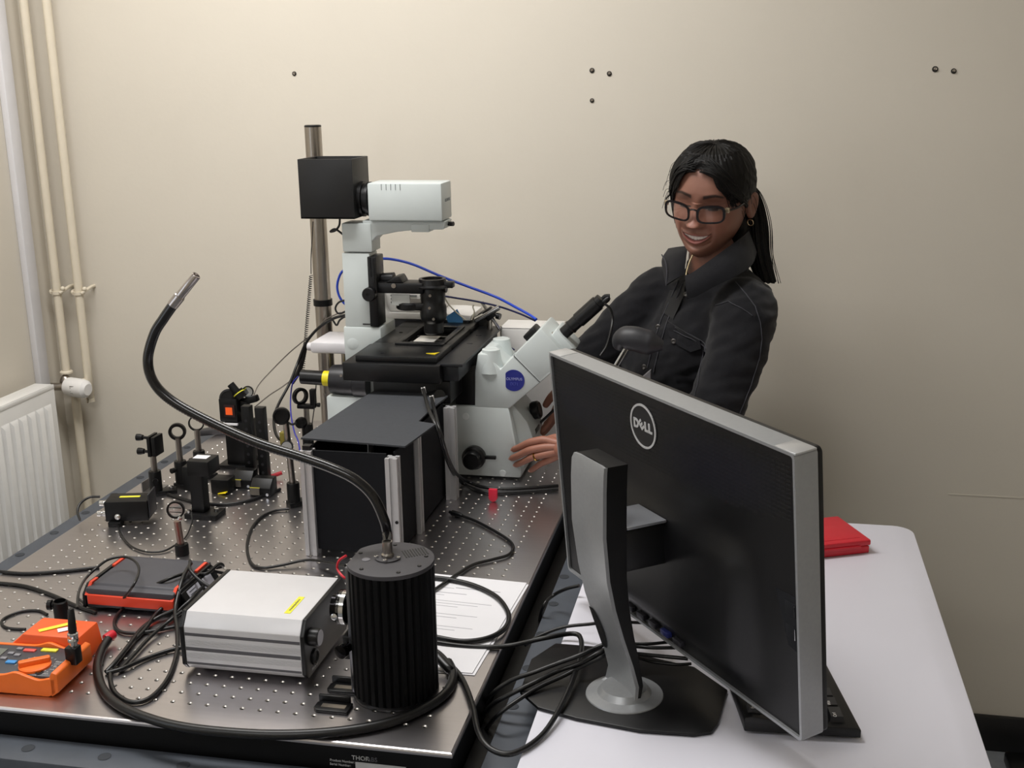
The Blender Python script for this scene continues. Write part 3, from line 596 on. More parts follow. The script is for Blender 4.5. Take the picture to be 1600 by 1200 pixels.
obj('end_frame',MB().prism([(by0-.002,T+.003),(by0,bz-.014),(by0+.015,bz-.001),(by1-.015,bz-.001),(by1,bz-.014),(by1+.002,T+.003)],bx0-.006,bx0,'x',.001),M_blk,da)
obj('end_slope',MB().prism([(bx1+.004,bz-.006),(bx1+.008,bz-.006),(bx1+.024,T+.004),(bx1+.004,T+.004)],by0+.012,by1-.012,'y',.001),M_blk,da)
sl0=Vector((bx1+.0086,0,bz-.0065)); sl1=Vector((bx1+.0241,0,T+.0055)); sdn=(sl1-sl0).normalized()
def slab(y0_,y1_,u0,u1,m_,nm,par,off=.0002):
    M_=axes((sl0.x,0,sl0.z),sdn,(0,1,0)); s_=(sl1-sl0).length; return obj(nm,MB(M_).box(s_*u0,s_*u1,y0_,y1_,off-.0003,off+.0003),m_,par)
spn=slab(by0+.024,by0+.062,.06,.94,mat('label_silver','#b9b9c2',.4,.2),'side_label',da); slab(by0+.07,by1-.03,.1,.6,mat('label_silver','#b9b9c2'),'side_label',da)
for k in range(4): slab(by0+.029,by0+.05-.003*k,.16+.16*k,.20+.16*k,M_ink,'label_line',spn,.0006)
obj('carry_handle',MB().tube([(bx1+.006,by1-.05,bz-.004),(bx1+.016,by1-.046,bz-.003),(bx1+.018,by1-.01,bz-.003),(bx1+.018,by1+.004,bz-.012),(bx1+.006,by1+.004,bz-.016)],.003,8,5),M_blk,da)
for x in (bx0+.015,bx1-.015):
    for yq in (by0+.015,by1-.015): obj('rubber_foot',MB().lathe((x,yq,T),(0,0,1),[(.007,0),(.006,.0045)],12),M_rub,da)
# ---------------- multimeter ----------------
mm=thing('multimeter','orange handheld multimeter with a dial lying at the near left corner of the optical table','meter',(-.27,.03,T))
Mq=axes((-.186,-.018,T),(.998,.05,0),(-.05,.998,0))   # local x along the meter (negative = off frame), y across
hol=MB(Mq)
W=.092; Lx=-.2
def wav(x): return .0275+.0055*math.exp(-((x+.058)/.013)**2)*1.0-.004*math.exp(-((x+.024)/.012)**2)
def rim(y_a,y_b,name):
    m=MB(Mq); xs=[Lx+(-Lx)*k/40 for k in range(41)]
    pl=[(Lx,.004)]+[(-.012,.0)]+[(0,.006)]+[(x,wav(x)+(.006 if x>-.008 else 0)*0) for x in xs[::-1]]
    m.prism(pl,y_a,y_b,'y',.0012); return obj(name,m,M_org,mm,ang=40)
rim(0,.006,'holster_side'); rim(W-.006,W,'holster_side')
m=MB(Mq); m.prism([(-.006,.0005),(.004,.008),(.004,.034),(-.004,.037),(-.008,.03),(-.0085,.0005)],0,W,'y',.002); obj('holster_end',m,M_org,mm,ang=40)
m=MB(Mq); m.box(Lx,-.006,.004,W-.004,.001,.010,.002); obj('holster_back',m,M_org,mm)
m=MB(Mq); m.box(Lx,-.009,.006,W-.006,.010,.0275,.003); face=obj('meter_body',m,mat('meter_face','#3d3d42',.45,var=.05),mm)
dl=Vector((-.046,.030,.0275)); m=MB(Mq)
m.lathe(dl,(0,0,1),[(.0215,0),(.0215,.003),(.0195,.0045),(.0001,.0048)],36); m.prism([(-.0195,-.005),(.0195,-.005),(.021,0),(.0195,.005),(-.0195,.005),(-.021,0)],.0,.0085,'z',.0015,M=Matrix.Translation(dl+Vector((0,0,.003)))@Matrix.Rotation(.6,4,'Z'))
obj('range_dial',m,M_org,mm,ang=30)
def btn(x,yq,w,h,mt,nm='button'):
    m=MB(Mq); m.box(x-w/2,x+w/2,yq-h/2,yq+h/2,.027,.0298,.001); obj(nm,m,mt,mm)
btn(-.085,.036,.015,.008,mat('button_blue','#3f8fd0',.4)); btn(-.078,.071,.018,.007,mat('button_red','#d9564e',.4)); btn(-.050,.075,.024,.008,M_lbl,'yellow_label')
for x,yq in ((-.095,.074),(-.10,.06),(-.088,.056),(-.102,.045)): btn(x,yq,.009,.006,mat('button_grey','#85858a',.4))
m=MB(Mq); m.box(Lx,-.112,.016,W-.02,.0275,.0285,.0004); obj('display',m,mat('lcd','#6f746c',.25),mm)
for k in range(16):
    a=math.radians(-60+k*16); s_=text('dial_print',['V','mV','A','mA','Hz','OFF','C','F'][k%8],Mq@Matrix.Translation((dl.x+.029*math.cos(a),dl.y+.027*math.sin(a),.0277)),.0048,M_lightgrey,mm,.0001)
for i,(s_,x,yq) in enumerate((('COM',-.030,.020),('10A',-.020,.012),('CAT III',-.024,.034),('1000V',-.018,.045))): text('socket_print',s_,Mq@Matrix.Translation((x,yq,.0277)),.005,M_lightgrey,mm,.0001)
m=MB(Mq); m.lathe((-.030,.006+.008,.0275),(0,0,1),[(.0055,0),(.0055,.0012),(.0035,.0014),(.003,.0004),(.0001,.0003)],16); obj('input_socket',m,M_blk,mm)
# BNC adaptor plugged in the meter
ad=thing('bnc_adaptor','black plug with a chrome connector and cable boot standing on the multimeter','connector',(-.19,.05,T+.03))
q0=Vector((-0.1836,0.0267,0.812))
obj('plug_block',MB().box(q0.x-.0085,q0.x+.0085,q0.y-.008,q0.y+.008,.8085,.834,.002),M_blk,ad)
obj('bnc_collar',MB().lathe((q0.x+.001,q0.y+.001,.834),(.05,.0,1),[(.0055,0),(.0055,.006),(.0072,.007),(.0072,.011),(.0065,.012),(.0072,.013),(.0072,.019),(.0045,.021)],18),M_chrome,ad)
obj('cable_boot',MB().lathe((q0.x+.002,q0.y+.001,.854),(.05,.0,1),[(.0055,0),(.0058,.006),(.0042,.034),(.0028,.036)],14),M_rub,ad)
# orange case behind the meter
oc=thing('orange_case','small orange plastic case with a yellow label and a white label behind the multimeter','case',(-.25,.12,T))
O=axes((-.262,.072,T),(.995,.03,0),(-.03,.995,0))
m=MB(O); m.prism([(-.062,0),(.062,0),(.0615,.008),(.056,.040),(-.03,.041),(-.062,.014)],0,.055,'y',.003); obj('case_shell',m,M_org2 if False else mat('case_orange','#ef5f27',.45,var=.03),oc,ang=30)
m=MB(O@axes((.008,.028,.0415),(.75,.66,0),(-.66,.75,0))); m.box(-.026,.026,-.0045,.0045,0,.0003); yl=obj('yellow_label',m,M_lbl,oc)
m=MB(O@axes((.022,.020,.0415),(.8,.6,0),(-.6,.8,0))); m.box(-.008,.008,-.006,.006,0,.0003); obj('white_label',m,M_paper,oc)
# black knob fitting behind the case
kf=thing('black_fitting','short black knurled fitting standing behind the orange case','fitting',(-.27,.2,T))
q=(-0.315,0.1985,0.78)
obj('fitting_body',MB().lathe((q[0],q[1],T),(0,0,1),[(.011,0),(.011,.030),(.009,.032),(.0085,.024),(.0001,.023)],22),M_dark,kf)
obj('fitting_knob',MB().lathe((q[0]-.009,q[1],T+.024),(-1,-.2,0),[(.004,0),(.004,.004),(.008,.005),(.008,.011)],16),M_dark,kf)
# red cap on the thick cable, red clip tag, yellow tag
# ---------------- optics on the left of the table ----------------
def post_holder(th,x,yq,h,ph,base='fork',ang=0.):
    obj('post_holder',MB().lathe((x,yq,T+.008),(0,0,1),[(.0125,0),(.0125,h-.006),(.0115,h-.004),(.0075,h-.004)],24),M_dark,th)
    obj('steel_post',MB().cyl((x,yq,T+h-.01),(x,yq,T+ph),.0062,n=16),M_post,th)
    Mb=Matrix.Translation((x,yq,T))@Matrix.Rotation(ang,4,'Z')
    obj('mount_base',MB(Mb).box(-.0125,.040,-.0125,.0125,.0002,.0085,.001),M_dark,th)
    obj('base_screw',MB(Mb).lathe((.030,0,.0085),(0,0,1),[(.0048,0),(.0048,.005),(.003,.0055),(.0028,.003),(.0001,.003)],14),M_chrome,th)
    obj('holder_thumbscrew',MB(Mb).lathe((0,-.012,h-.012),(0,-1,0),[(.003,0),(.003,.004),(.0055,.005),(.0055,.012)],14),M_dark,th)
b0=Vector((-0.4511,0.7499,0.78))
ma=thing('kinematic_mount','black mirror mount with two adjustment knobs on a steel post at the left','optic mount',b0,'optic mounts on the table')
post_holder(ma,b0.x,b0.y,.046,.088,ang=.5)
p=Vector((b0.x+.004,b0.y,T+.105))
obj('mount_plate',MB().box(p.x-.006,p.x+.001,p.y-.017,p.y+.017,p.z-.021,p.z+.021,.001),M_dark,ma)
obj('mirror_plate',MB().box(p.x+.004,p.x+.012,p.y-.017,p.y+.017,p.z-.02,p.z+.02,.001),M_dark,ma)
for dz in (.016,-.013): obj('adjuster_knob',MB().lathe((p.x-.006,p.y-.006,p.z+dz),(-1,0,0),[(.003,0),(.003,.012),(.0055,.013),(.007,.020),(.007,.026),(.004,.027)],14),M_dark,ma)
def ringmount(x,yq,zc,ro,ri,th,d,lab,h,ph):
    t_=thing('ring_mount',lab,'optic mount',(x,yq,T),'optic mounts on the table'); post_holder(t_,x,yq,h,ph,ang=-.4)
    obj('lens_ring',MB().ring((x,yq,zc),d,ro,ri,th,32),M_dark,t_); return t_
b1=Vector((-0.4213,0.8013,0.78)); zc1=0.898
ringmount(b1.x,b1.y,zc1,.0175,.0115,.009,(.35,-1,0),'thick black lens ring on a steel post, in front of the thinner ring',.052,.105)
rb=ringmount(b1.x+.004,b1.y+.075,zc1-.004,.0165,.0135,.006,(.3,-1,0),'thin black lens ring with a pale yellow edge mark behind the thicker ring',.05,.10)
obj('edge_mark',MB().lathe((b1.x+.012,b1.y+.075,zc1+.010),(.5,0,.8),[(.004,0),(.004,.0012),(.0001,.0014)],10),M_lbl,rb)
b2=Vector((-0.3046,0.6542,0.78))
bp_=thing('block_post','tall black square pillar with a white label on the block at its top','optic mount',b2,'optic mounts on the table')
obj('mount_base',MB().box(b2.x-.025,b2.x+.04,b2.y-.024,b2.y+.02,T+.0002,T+.010,.001),M_dark,bp_)
obj('pillar_column',MB().box(b2.x-.014,b2.x+.012,b2.y-.013,b2.y+.012,T+.010,T+.095,.001),M_dark,bp_)
obj('top_block',MB().box(b2.x-.016,b2.x+.028,b2.y-.014,b2.y+.034,T+.083,T+.113,.0015),M_dark,bp_)
obj('side_block',MB().box(b2.x-.04,b2.x-.0165,b2.y+.01,b2.y+.045,T+.045,T+.092,.0015),M_dark,bp_)
obj('white_label',MB().box(b2.x-.012,b2.x+.016,b2.y+.004,b2.y+.024,T+.113,T+.1134),M_paper,bp_)
for dx,dy in ((-.018,-.016),(.029,.004)): obj('base_screw',MB().lathe((b2.x+dx,b2.y+dy,T+.01),(0,0,1),[(.0048,0),(.0048,.005),(.003,.0055),(.0028,.003),(.0001,.003)],14),M_chrome,bp_)
b3=Vector((-0.2516,0.4701,0.78))
lm=thing('small_lens_mount','small black lens ring with inner lines on a coppery steel post, nearest the data logger','optic mount',b3,'optic mounts on the table')
obj('post_holder',MB().lathe((b3.x,b3.y,T),(0,0,1),[(.012,0),(.012,.018),(.011,.020),(.0072,.020)],22),M_dark,lm)
obj('steel_post',MB().cyl((b3.x-.001,b3.y,T+.018),(b3.x-.004,b3.y,T+.062),.0062,n=16),mat('post_copper','#a58f86',.3,1),lm)
zl=T+.083
obj('lens_ring',MB().ring((b3.x-.005,b3.y,zl),(.25,-1,.1),.0155,.0125,.006,30),M_dark,lm)
obj('lens_glass',MB().lathe((b3.x-.005,b3.y,zl),(.25,-1,.1),[(.0126,-.0008),(.0126,.0008)],28),mat('lens_glass','#e8eef0',.05,trans=.9),lm)
for dz in (-.004,.004): obj('inner_line',MB().box(b3.x-.016,b3.x+.006,b3.y-.0015,b3.y-.0005,zl+dz-.0006,zl+dz+.0006),M_dark,lm)
obj('ring_screw',MB().lathe((b3.x+.004,b3.y-.003,zl-.014),(.3,-1,0),[(.0042,0),(.0042,.003),(.0015,.0042)],12),M_chrome,lm)
# camera block with yellow label
b4=Vector((-0.4298,0.5995,0.78))
cb=thing('camera_block','black camera box with a yellow label on top at the far left of the table','camera',b4)
Mc=axes((b4.x+.006,b4.y+.004,T),(.97,.24,0),(-.24,.97,0))
obj('camera_body',MB(Mc).box(-.042,.038,-.022,.028,.008,.047,.0015),M_dark,cb)
obj('camera_foot',MB(Mc).box(-.036,-.012,-.03,-.006,.0003,.009,.001),M_dark,cb)
obj('foot_screw',MB(Mc).lathe((-.018,-.022,.018),(0,-1,.2),[(.0055,0),(.0055,.004),(.003,.0055),(.0001,.0055)],14),M_chrome,cb)
obj('yellow_label',MB(Mc).box(-.020,.018,.002,.010,.047,.0474),M_lbl,cb)
obj('front_plate',MB(Mc).box(.038,.041,-.018,.030,.012,.058,.001),mat('plate_dark','#3a3a3e',.4,.5),cb)
for yq,z in ((.01,.034),(-.008,.020)):
    obj('connector',MB(Mc).lathe((-.042,yq,z),(-1,0,0),[(.006,0),(.006,.008),(.0045,.009),(.0055,.010),(.0055,.018),(.003,.019)],16),M_chrome,cb)
# laser and mirror cluster
b5=Vector((-0.3505,0.9156,0.78))
ls=thing('laser_mount','tall black mount holding a box with a glowing orange window','optic mount',b5,'optic mounts on the table')
Z=lambda px,py: 0
q=Vector((-0.3688,0.93,0.9062))
obj('laser_housing',MB().box(q.x-.022,q.x+.018,.932,.972,q.z-.024,q.z+.026,.001),M_dark,ls)
mo=mat('window_orange','#e0521c',.4); 
bs=mo.node_tree.nodes['Principled BSDF']; bs.inputs['Emission Color'].default_value=(.9,.13,.02,1); bs.inputs['Emission Strength'].default_value=.35
obj('window_frame',MB().box(q.x-.010,q.x+.014,.9295,.932,q.z-.012,q.z+.014),mat('frame_maroon','#2a1214',.5),ls)
obj('orange_window',MB().box(q.x-.006,q.x+.009,.9285,.9296,q.z-.007,q.z+.009),mo,ls)
obj('laser_base',MB().box(q.x-.012,q.x+.04,.93,.975,T+.008,q.z-.024,.001),M_dark,ls)
obj('white_plate',MB().box(q.x-.03,q.x+.02,.925,.95,q.z-.029,q.z-.0255),M_paper,ls)
obj('mount_base',MB().box(q.x-.03,q.x+.055,.92,.985,T+.0002,T+.008,.001),M_dark,ls)
# upper mirror assembly on the laser
obj('swing_mirror',MB().lathe((-0.3747,0.95,0.9302),(.35,-1,.25),[(.020,0),(.020,.008),(.016,.009),(.0155,.007),(.0001,.007)],28),M_dark,ls)
obj('lens_tube',MB().cyl((-0.3692,0.95,0.9615),(-0.3492,0.95,0.9368),.008,n=16).cyl((-0.3556,0.95,0.9479),(-0.3452,0.95,0.9313),.0125,n=18),M_dark,ls)
obj('tube_band',MB().lathe((-0.3517,0.95,0.9424),(.6,-.1,-.75),[(.0132,0),(.0132,.002)],18),M_lbl,ls)
obj('upper_ring',MB().ring((-0.3403,0.97,0.9404),(.3,-1,.1),.0125,.0105,.007,26),M_dark,ls)
obj('ring_glass',MB().lathe((-0.3403,0.97,0.9404),(.3,-1,.1),[(.0106,-.0006),(.0106,.0006)],24),mat('mirror_glass','#c9cdd0',.12,.8),ls)
obj('upper_clamp',MB().box(-.02,.02,-.008,.008,-.007,.007,.002,M=axes((-0.3327,0.96,0.9249),(.85,0,.25),(0,1,0))).box(-.012,.014,-.01,.01,-.012,.012,.002,M=axes((-0.3512,0.96,0.9141),(.9,0,-.4),(0,1,0))),M_dark,ls)
def column(pxt,pyt,pxb,pyb,Y_,wd,lab):
    pass
for (xt,yt,xb,yb,wd,dpt,lab) in (
  (-0.3202,0.93,0.9125)[:2]+(-0.291,0.8544,0.78)[:2]+(.0105,'tall slotted black dovetail rail standing beside the laser box','a'),
  (-0.2879,0.93,0.918)[:2]+(-0.2582,0.8476,0.78)[:2]+(.0105,'tall slotted black dovetail rail, right hand one of the pair','b')):
    z1=0.943; 
    tt=thing('dovetail_rail',dpt,'rail',(xb,yb,T),'dovetail rails')
    obj('rail_bar',MB().prism([(xb-wd,yb-.006),(xb+wd*.8,yb-.006),(xb+wd*.8,yb+.012),(xb-wd,yb+.012)],T+.006,z1,'z',.001),M_dark,tt)
    for k in range(7): obj('rail_hole',MB().lathe((xb-.001,yb-.0061,T+.025+.018*k),(0,-1,0),[(.0032,0),(.0032,.0004),(.0001,.0001)],10),mat('hole_grey','#2d2d31',.5,.5),tt)
    obj('rail_foot',MB().box(xb-wd-.004,xb+wd+.004,yb-.02,yb+.016,T+.0002,T+.006,.001),M_dark,tt)
    obj('grey_edge',MB().box(xb-wd,xb+wd*.8,yb-.0075,yb-.006,T+.006,T+.012),M_post,tt)
for (cx_,cy_,lab) in ((-0.302,0.8127,0.78)[:2]+('black angle block with a yellow label, left hand one of two near the rails',),(-0.2435,0.7723,0.78)[:2]+('black angle block with a yellow label, right hand one of two near the rails',)):
    tt=thing('angle_block',lab,'block',(cx_,cy_,T),'angle blocks')
    obj('block_body',MB().prism([(cy_-.004,T+.0004),(cy_+.032,T+.0004),(cy_+.032,T+.034),(cy_+.012,T+.034),(cy_-.004,T+.018)],cx_-.013,cx_+.03,'x',.001),M_dark,tt)
    Ml=axes((cx_-.002,cy_-.0045,T+.014),(1,0,0),(0,0,1))
    obj('grey_plate',MB(Ml).box(-.0105,.0095,-.010,.004,0,.0012),mat('plate_grey2','#7a756c',.4,.4),tt)
    obj('yellow_label',MB().box(cx_-.013,cx_+.008,cy_-.005,cy_+.001,T+.0182,T+.0192),mat('label_olive','#b9b238',.5),tt)
    obj('block_screw',MB().lathe((cx_+.024,cy_-.004,T+.006),(0,-1,0),[(.003,0),(.003,.002),(.0001,.002)],10),M_chrome,tt)
b6=Vector((-0.3242,0.7705,0.78))
tag(obj('black_cube',MB().box(b6.x-.018,b6.x+.02,b6.y,b6.y+.035,T+.0003,T+.03,.0015),M_dark),'small black cube block behind the pillar with the white label','block')
yt=MB(); q=Vector((-0.3156,0.7729,0.781)); 
yt.box(-.010,.010,-.008,.008,0,.0012,M=axes((q.x,q.y,T+.004),(.93,-.25,.2),(.2,.95,.2)))
tag(obj('yellow_tag',yt,mat('tag_yellow2','#e8d019',.45)),'bright yellow tag lying on the table beside the small black cube','tag')
q=Vector((-0.2462,0.8775,0.79))
tag(obj('red_marker',MB().cyl((q.x-.012,q.y-.006,T+.006),(q.x+.010,q.y+.006,T+.012),.0042,n=12),M_red),'small red capped connector lying near the rails','connector')
# single post at the right of the optics with filter wheel
b7=Vector((-0.1484,0.7326,0.78))
p7=thing('filter_post','steel post with a round black filter and a dial standing left of the enclosure','optic mount',b7,'optic mounts on the table')
z7=0.962
obj('post_holder',MB().lathe((b7.x,b7.y,T+.004),(0,0,1),[(.0125,0),(.0125,.042),(.0115,.044),(.0072,.044)],24),M_dark,p7)
obj('steel_post',MB().cyl((b7.x,b7.y,T+.04),(b7.x-.006,b7.y+.0,z7-.012),.0062,n=16),M_post,p7)
obj('mount_base',MB(Matrix.Translation((b7.x,b7.y,T))@Matrix.Rotation(.75,4,'Z')).box(-.0125,.045,-.0125,.0125,.0002,.010,.001),M_dark,p7)
obj('base_screw',MB().lathe((b7.x+.02,b7.y+.016,T+.010),(0,0,1),[(.0048,0),(.0048,.005),(.003,.0055),(.0028,.003),(.0001,.003)],14),M_chrome,p7)
obj('round_filter',MB().lathe((b7.x-.0155,b7.y+.004,z7),(.35,-1,.1),[(.0165,0),(.0165,.012),(.0135,.0125),(.0125,.008),(.0001,.007)],28),M_dark,p7)
obj('filter_handle',MB().tube([(b7.x-.006,b7.y,z7-.010),(b7.x+.006,b7.y,z7-.016),(b7.x+.016,b7.y,z7-.012)],.0022,8,4),M_dark,p7)
zk=0.903
obj('dial_disc',MB().lathe((b7.x-.004,b7.y-.004,zk),(.25,-1,.2),[(.0115,0),(.0115,.010),(.0105,.0105)],24),M_dark,p7)
obj('dial_face',MB().lathe((b7.x-.004+.0026,b7.y-.0145,zk+.002),(.25,-1,.2),[(.0098,0),(.0098,.0006),(.0001,.0008)],22),mat('dial_grey','#8f8e8c',.4),p7)
obj('brass_block',MB().box(b7.x-.026,b7.x-.012,b7.y+.01,b7.y+.03,zk-.004,zk+.022,.002),mat('brass_olive','#8f8338',.4,.5),p7)
# mirror mount in front of the tall post
b8=Vector((-0.2797,1.1344,0.78)); 
p8=thing('open_ring_mount','black open ring mirror mount on a steel post in front of the tall post','optic mount',(b8.x,b8.y,T),'optic mounts on the table')
q=Vector((-0.2461,1.04,0.9109)); bx8=q.x+.008
obj('post_holder',MB().lathe((bx8,1.04,T+.0005),(0,0,1),[(.0125,0),(.0125,.07),(.0115,.072),(.0072,.072)],24),M_dark,p8)
obj('steel_post',MB().cyl((bx8,1.04,T+.07),(bx8,1.04,q.z-.014),.0062,n=16),M_post,p8)
obj('mirror_ring',MB().ring((q.x-.004,1.04,q.z+.004),(.9,-.6,0),.019,.0125,.008,26),M_dark,p8)
obj('mount_arm',MB().box(q.x-.01,q.x+.03,1.03,1.048,q.z-.022,q.z-.013,.002).box(q.x+.02,q.x+.032,1.032,1.046,q.z-.020,q.z+.022,.002),M_dark,p8)
obj('mount_knob',MB().lathe((bx8-.008,1.034,T+.078),(-.2,-1,0),[(.012,0),(.013,.006),(.011,.014),(.004,.015)],18),M_dark,p8)
obj('adjuster',MB().lathe((q.x+.03,1.04,q.z-.014),(1,0,0),[(.003,0),(.003,.004),(.005,.005),(.005,.010)],12),M_dark,p8)
# loose tool and metal bracket
tl=thing('hex_key_tool','dark folded tool with a pale tip lying on the table near the back left edge','tool',(-0.5201,1.1376,0.78))
q=Vector((-0.5232,1.1475,0.78))
obj('tool_handle',MB().prism([(q.x-.035,q.y-.02),(q.x+.04,q.y+.015),(q.x+.048,q.y+.03),(q.x+.01,q.y+.035),(q.x-.03,q.y-.004)],T+.0003,T+.016,'z',.003),mat('tool_grey','#4c4a4b',.45,.4),tl)
obj('tool_blade',MB().box(q.x-.01,q.x+.04,q.y+.022,q.y+.028,T+.016,T+.021,.001),mat('blade_pale','#b9b6b2',.4,.5),tl)
q=Vector((-0.4828,0.7717,0.78))
tag(obj('metal_bracket',MB().box(q.x-.002,q.x,q.y-.02,q.y+.03,T+.0002,T+.022).box(q.x,q.x+.03,q.y-.02,q.y+.03,T+.0002,T+.002),mat('bracket_grey','#8f8d8c',.35,.8)),'bent grey metal bracket standing behind the black camera box','bracket')
# papers
def sheet(c,z,lab,dx=0,dy=0,lines=False):
    o_=thing('paper_sheet',lab,'paper',(c[0][0],c[0][1],z),'papers under the light source')
    obj('sheet',MB().prism([(x+dx,yq+dy) for x,yq,_ in c],z,z+.0005,'z'),M_paper,o_)
    return o_
pc=[(0.1891,0.1367,0.781),(0.3535,0.1417,0.781),(0.3703,0.4487,0.781),(0.2036,0.4591,0.781)]
pc[0]=(pc[3][0]-.02,pc[1][1]-.004,0)
sheet(pc,T+.0006,'lowest white paper sheet of the stack under the light source, showing only at its edges',.004,-.003)
sheet(pc,T+.0013,'middle white paper sheet of the stack under the light source, showing only at its edges',-.002,.002)
ps=sheet(pc,T+.0020,'top printed white paper sheet beside the black light source')
ul=Vector((pc[3][0],pc[3][1],T+.0026)); ur=Vector((pc[2][0],pc[2][1],T+.0026)); ll=Vector((pc[0][0],pc[0][1],T+.0026))
ex=(ur-ul).normalized(); ey=(ul-ll).normalized()
def pline(u,v,wd,h,m_=None):
    p=ul+ex*u-ey*v; obj('text_line',MB(axes(p,ex,ey)).box(0,wd,-h/2,h/2,0,.0001),m_ or mat('print_faint','#9a9aa2',.8),ps)
W_=(ur-ul).length
for k,(u,v,wd,h) in enumerate(((.06,.045,.075,.0018),(.03,.048,.028,.0012),(.03,.066,.055,.0015),(.03,.075,.02,.001),(.035,.095,.10,.0010),(.035,.104,.08,.0010),(.035,.113,.05,.001),(.035,.14,.09,.001),(.035,.150,.06,.001),(.035,.18,.095,.001),(.035,.19,.07,.001),(.035,.2,.04,.001),(.03,.235,.09,.001),(.03,.245,.06,.001))): pline(u,v,wd,h)

# ---------------- monitor ----------------
Wv=Vector((.616,-.788,0)).normalized(); Nv=Vector((-.788,-.616,0)).normalized()   # along the panel, towards its back
mn=thing('monitor','large black backed computer monitor with a silver rim on a silver column stand','monitor',(.559,.1146,T))
PC=Vector((.6067,.1658,1.0112)); tl_=.0872; Uv=(Vector((0,0,1))*math.cos(tl_)+Nv*math.sin(tl_)).normalized(); Bv=Wv.cross(Uv).normalized()
if Bv.dot(Nv)<0: Bv=-Bv
MP=Matrix(((Wv.x,Uv.x,Bv.x,PC.x),(Wv.y,Uv.y,Bv.y,PC.y),(Wv.z,Uv.z,Bv.z,PC.z),(0,0,0,1)))  # x across, y up, z out of the back
hw,hh=.2785,.1775
def rr(w_,h_,r,n=5):
    o_=[]
    for cx,cy,a0 in ((w_-r,h_-r,0),(-w_+r,h_-r,90),(-w_+r,-h_+r,180),(w_-r,-h_+r,270)):
        for k in range(n): a=math.radians(a0+90*k/(n-1)); o_.append((cx+r*math.cos(a),cy+r*math.sin(a)))
    return o_
m=MB(); n=20
A_=rr(hw,hh,.006); B_=rr(hw-.0042,hh-.0042,.004)
lo=[(x,yq,-.031) for x,yq in A_]; hi=[(x,yq,-.003) for x,yq in A_]; h2=[(x*.998,yq*.998,0) for x,yq in A_]; h3=[(x,yq,0) for x,yq in B_]; h4=[(x,yq,-.004) for x,yq in B_]
vs=lo+hi+h2+h3+h4; fs=[]
for L_ in range(4):
    for k in range(n): fs.append((L_*n+k,L_*n+(k+1)%n,(L_+1)*n+(k+1)%n,(L_+1)*n+k))
rim_=obj('silver_rim',MB(MP).add(vs,fs),M_monsil,mn,ang=25)
for sx in (-1,1):
    obj('corner_cap',MB(MP).box(sx*(hw-.017)-.0175,sx*(hw-.017)+.0175,hh-.002,hh+.0006,-.030,-.0005,.0008),mat('cap_silver2','#b9babb',.3,.5),mn)
obj('front_bezel',MB(MP).prism(rr(hw-.0005,hh-.0005,.007),-.0385,-.0312,'z',.001),M_monblk,mn)
obj('screen',MB(MP).box(-hw+.016,hw-.016,-hh+.02,hh-.016,-.0392,-.0386),mat('screen_dark','#0a0b0f',.15),mn)
# back cover: gently bulging lower part
m=MB(MP); NX,NY=40,26; vs=[];fs=[]
bw,bh=hw-.0045,hh-.0045
def bz(u,v):
    s_=lambda t,a,b: max(0,min(1,(t-a)/(b-a)))
    f1=lambda q:q*q*(3-2*q)
    hump=f1(s_(u,-.27,-.20))*f1(s_(-u,-.27,-.20)) if False else f1(s_(.205-abs(u),0,.05))*f1(s_(v,-.162,-.13))*f1(s_(.045-v,0,.05))
    return -.0035+.0165*hump
for j in range(NY+1):
    for i in range(NX+1):
        u=-bw+2*bw*i/NX; v=-bh+2*bh*j/NY; vs.append((u,v,bz(u,v)))
for j in range(NY):
    for i in range(NX): k=j*(NX+1)+i; fs.append((k,k+1,k+NX+2,k+NX+1))
obj('back_cover',m.add(vs,fs),M_monblk,mn,ang=60)
# vent rows: dashed slots following the arc
m=MB(MP); M_vent=mat('vent_black','#020203',.8)
lc=Vector((-.029,.127))
for r_ in range(17):
    v0=.158-.0052*r_
    for k in range(62):
        u=-.268+.0087*k
        lowlim=.066+.030*(1-math.exp(-((u+.0)/.16)**2))*0+.045*((u+.05)/.28)**2*0
        v=v0
        arc=.070+.62*(u/.28)**2*.045
        if v<arc or math.hypot(u-lc.x,v-lc.y)<.0335: continue
        m.add([(u-.0037,v-.0010,-.0031),(u+.0037,v-.0010,-.0031),(u+.0037,v+.0010,-.0031),(u-.0037,v+.0010,-.0031)],[(0,1,2,3)])
obj('vent_slots',m,M_vent,mn,kind='stuff')
lg=obj('logo_disc',MB(MP).lathe((lc.x,lc.y,-.0036),(0,0,1),[(.0305,0),(.0305,.0012),(.0001,.0012)],48),mat('logo_black','#141416',.45),mn)
obj('logo_ring',MB(MP).ring((lc.x,lc.y,-.0021),(0,0,1),.0305,.0276,.0012,56),M_lightgrey,lg)
def ltr(ch,x,ang=0,yq=0,size=.017):
    return text('logo_letter',ch,MP@Matrix.Translation((lc.x+x,lc.y+yq,-.0021))@Matrix.Rotation(ang,4,'Z'),size,M_lightgrey,lg,.0004,bold=.0009)
